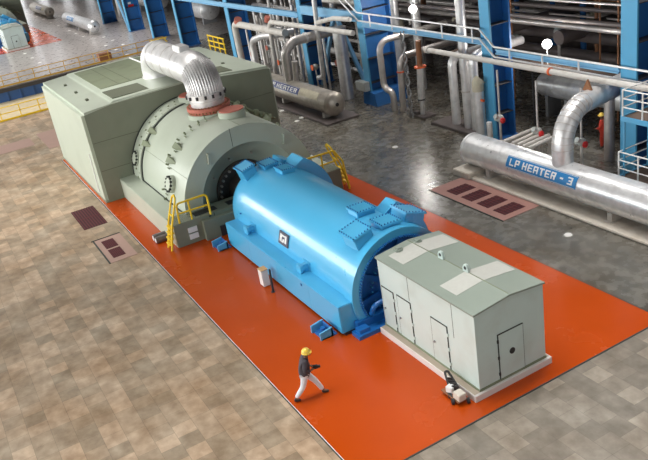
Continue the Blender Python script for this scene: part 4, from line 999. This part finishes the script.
def person(loc, face, joints, outfit, label, lean=0.1):
    """joints in the person's own frame: x right, y forward, z up (metres)."""
    t = thing('person', label, 'person', loc)
    c, s = math.cos(face), math.sin(face)
    def W(p): x, y, z = p; return V((loc[0] + x * c - y * s, loc[1] + x * s + y * c, loc[2] + z))
    J = joints; pts, ed, rad = [], [], []
    def add(p, r_, par=None):
        pts.append(W(p)); rad.append(r_); i = len(pts) - 1
        if par is not None: ed.append((par, i))
        return i
    pel = add(J['pelvis'], (.13, .10)); ch = add(J['chest'], (.15, .11), pel); nk = add(J['neck'], .055, ch); hd0 = add(J['chin'], .065, nk); hd = add(J['head'], (.082, .10), hd0); add(J['crown'], .075, hd)
    hands = []
    for sd in ('l', 'r'):
        sh = add(J['sh' + sd], .06, ch); el = add(J['el' + sd], .043, sh); wr = add(J['wr' + sd], .03, el); pa = add(J['pa' + sd], (.04, .02), wr); hands.append((sd, pa))
        hp = add(J['hp' + sd], .085, pel); kn = add(J['kn' + sd], .058, hp); an = add(J['an' + sd], .04, kn); add(J['to' + sd], .035, an)
    for sd, pa in hands:                       # five unequal, half-curled fingers
        P, Wp = V(J['pa' + sd]), V(J['wr' + sd]); dv = (P - Wp).normalized(); side = dv.cross(V((0, 0, 1)))
        side = side.normalized() if side.length > .1 else V((1, 0, 0)); up = side.cross(dv)
        for k, (off, ln) in enumerate(((-.03, .065), (-.01, .078), (.01, .072), (.03, .055))):
            b0 = P + dv * .02 + side * off; b1 = b0 + dv * ln * .55 - up * .01; b2 = b1 + dv * ln * .35 - up * ln * .5
            i = add(b0, .010, pa); i = add(b1, .009, i); add(b2, .008, i)
        sg = -1 if sd == 'r' else 1
        i = add(P - dv * .02 + side * .045 * sg, .011, pa); add(P + dv * .03 + side * .06 * sg - up * .02, .009, i)
    skin_mesh('body', pts, ed, rad, 'skin', t, 1)
    # face
    hv = V(J['head']); fw = (V((0, 1, -.12))).normalized()
    for sx in (-.035, .035):
        MB().ball(W(hv + V((sx, .088, .0))), .014, 10, 8).build('eye', 'eye', t)
    MB().ball(W(hv + V((0, .105, -.035))), (.016, .016, .028), 10, 8).build('nose', 'skin', t)
    MB().ball(W(hv + V((0, .09, -.075))), (.026, .026, .009), 10, 6).build('mouth', 'lip', t)
    for sx in (-.088, .088): MB().ball(W(hv + V((sx, -.005, -.015))), (.016, .016, .03), 8, 6).build('ear', 'skin', t)
    MB().ball(W(hv + V((0, -.03, .02))), (.092, .092, .10), 16, 10).build('hair', 'hair', t)
    # helmet: dome, brim, ridge
    hc = hv + V((0, -.008, .055)); h = MB()
    h.ball(W(hc), (.135, .135, .135), 20, 12)
    bmesh.ops.delete(h.bm, geom=[v for v in h.bm.verts if v.co.z < W(hc).z - .012], context='VERTS')
    h.cyl(W(hc + V((0, .015, -.016))), W(hc + V((0, .015, -.002))), .158, .150, seg=24)
    ho = h.build('helmet', 'helmet', t)
    MB().obox(W(hc + V((0, .135, -.012))), (.15, .07, .012), Matrix.Rotation(face, 3, 'Z'), .005).build('brim', 'helmet', ho)
    jm, tm = outfit
    # jacket: torso and sleeves
    pts, ed, rad = [], [], []
    pl = V(J['pelvis']); cst = V(J['chest'])
    a = add(pl + V((0, 0, -.18)), (.235, .20)); b = add(pl + (cst - pl) * .45, (.225, .19), a); c_ = add(cst, (.23, .185), b); add(V(J['neck']) + V((0, 0, -.02)), .08, c_)
    for sd in ('l', 'r'):
        i = add(J['sh' + sd], .10, c_); i = add(J['el' + sd], .08, i); w = V(J['wr' + sd]); e = V(J['el' + sd]); add(e + (w - e) * .93, .052, i)
    skin_mesh('jacket', pts, ed, rad, jm, t, 2)
    pts, ed, rad = [], [], []
    a = add(pl + V((0, 0, .04)), (.15, .125))
    for sd in ('l', 'r'):
        i = add(V(J['hp' + sd]), .12, a); i = add(J['kn' + sd], .09, i); k_ = V(J['kn' + sd]); n_ = V(J['an' + sd]); add(k_ + (n_ - k_) * .95, .072, i)
    skin_mesh('trousers', pts, ed, rad, tm, t, 2)
    for sd in ('l', 'r'):
        n_, q = V(J['an' + sd]), V(J['to' + sd]); pts, ed, rad = [], [], []
        dd = (q - n_); dd.z = 0; dd = dd.normalized() if dd.length > 1e-3 else V((0, 1, 0))
        a = add(n_ + V((0, 0, .02)), .055); b = add(V((n_.x, n_.y, q.z)) - dd * .04, .05, a); i = add(V((n_.x, n_.y, q.z)) + dd * .08, .05, b); add(q + dd * .03, .045, i)
        skin_mesh('shoe', pts, ed, rad, 'shoe', t, 1)
    return t
walk = dict(pelvis=(0, .0, .89), chest=(0, .05, 1.26), neck=(0, .12, 1.42), chin=(0, .16, 1.47), head=(0, .18, 1.55), crown=(0, .17, 1.64),
            shl=(-.19, .09, 1.36), ell=(-.27, .06, 1.10), wrl=(-.13, .22, 1.02), pal=(-.08, .28, 1.03), shr=(.19, .09, 1.36), elr=(.27, .04, 1.10), wrr=(.13, .21, 1.01), par=(.07, .27, 1.02),
            hpl=(-.09, .0, .86), knl=(-.10, .28, .50), anl=(-.10, .47, .11), tol=(-.10, .61, .05), hpr=(.09, 0, .86), knr=(.10, -.10, .48), anr=(.10, -.38, .12), tor=(.10, -.27, .05))
person((-17.69, 6.98, .012), math.atan2(.74, .33) - PI / 2, walk, ('jacket', 'trousers'), 'person in yellow helmet, dark jacket and white trousers walking on orange floor')
fc = math.atan2(.74, .33); hx, hy = math.cos(fc), math.sin(fc)
p0 = V((-17.69, 6.98, 0)) + V((hx, hy, 0)) * .36 + V((0, 0, 1.05))
cm = MB().obox(p0, (.15, .10, .11), Matrix.Rotation(fc, 3, 'Z'), .012); cm.cyl(p0 + V((hx, hy, 0)) * .06, p0 + V((hx, hy, 0)) * .15, .045, seg=14)
tag(cm.build('camera', 'black'), 'small black camera held by the person in white trousers', 'camera')
stand = dict(pelvis=(0, 0, .92), chest=(0, .02, 1.30), neck=(0, .03, 1.47), chin=(0, .06, 1.53), head=(0, .07, 1.61), crown=(0, .06, 1.70),
             shl=(-.19, .02, 1.40), ell=(-.25, .06, 1.12), wrl=(-.18, .26, 1.02), pal=(-.14, .33, 1.02), shr=(.19, .02, 1.40), elr=(.26, .02, 1.12), wrr=(.22, .20, .98), par=(.20, .27, .96),
             hpl=(-.09, 0, .86), knl=(-.11, .05, .49), anl=(-.12, .02, .10), tol=(-.13, .14, .05), hpr=(.09, 0, .86), knr=(.11, .02, .49), anr=(.12, -.04, .10), tor=(.13, .08, .05))
person((-25.3, 27.6, 0), R(120), stand, ('coverall', 'coverall'), 'person in yellow helmet and red coveralls standing behind the wide elbow')

# ------------------------------------------------------------------ light
w = bpy.data.worlds.new('world'); S.world = w; w.use_nodes = True
bg = w.node_tree.nodes['Background']; bg.inputs['Color'].default_value = (.86, .93, 1, 1); bg.inputs['Strength'].default_value = .10
def area(name, loc, rot, sx, sy, watts, col=(1, .98, .94), spread=None):
    l = bpy.data.lights.new(name, 'AREA'); l.shape = 'RECTANGLE'; l.size = sx; l.size_y = sy; l.energy = watts; l.color = col
    if spread: l.spread = R(spread)
    o = bpy.data.objects.new(name, l); COL.objects.link(o); o.location = loc; o.rotation_euler = rot; return o
for k in range(5): area('window_daylight', (-166 + k * 36, -25.8, 10.8), (R(90), 0, 0), 35, 12, 11500 if k < 4 else 8800, (.97, 1, .98))
for x in (-190, -165, -140, -115, -95, -72, -47, -19, -6): area('overhead_fill', (x, 5, 23.4), (0, R(-14), 0), 8, 26, 1500, (1, .98, .94), 80)  # added overhead fill for floors and tops, tilted to spare the +x faces
for x in (-180, -150, -122, -98, -76, -54, -38, -20): area('overhead_fill', (x, 24.5, 23.4), (0, R(-14), 0), 8, 10, 1100 if x in (-20, -98, -122, -150) else 600, (1, .99, .97), 80)  # second added row, to brighten the tanks, pipes and columns
area('near_end_fill', (33.4, 12, 13), (R(90), 0, R(90)), 50, 12, 3900, (.97, 1, 1))  # added fill light for the +x faces, no window known there
S.view_settings.view_transform = 'Standard'; S.view_settings.look = 'None'; S.view_settings.gamma = 1; S.view_settings.use_curve_mapping = False
S.view_settings.exposure = 0.12
S.cycles.max_bounces = 6
S.cycles.sample_clamp_indirect = 4
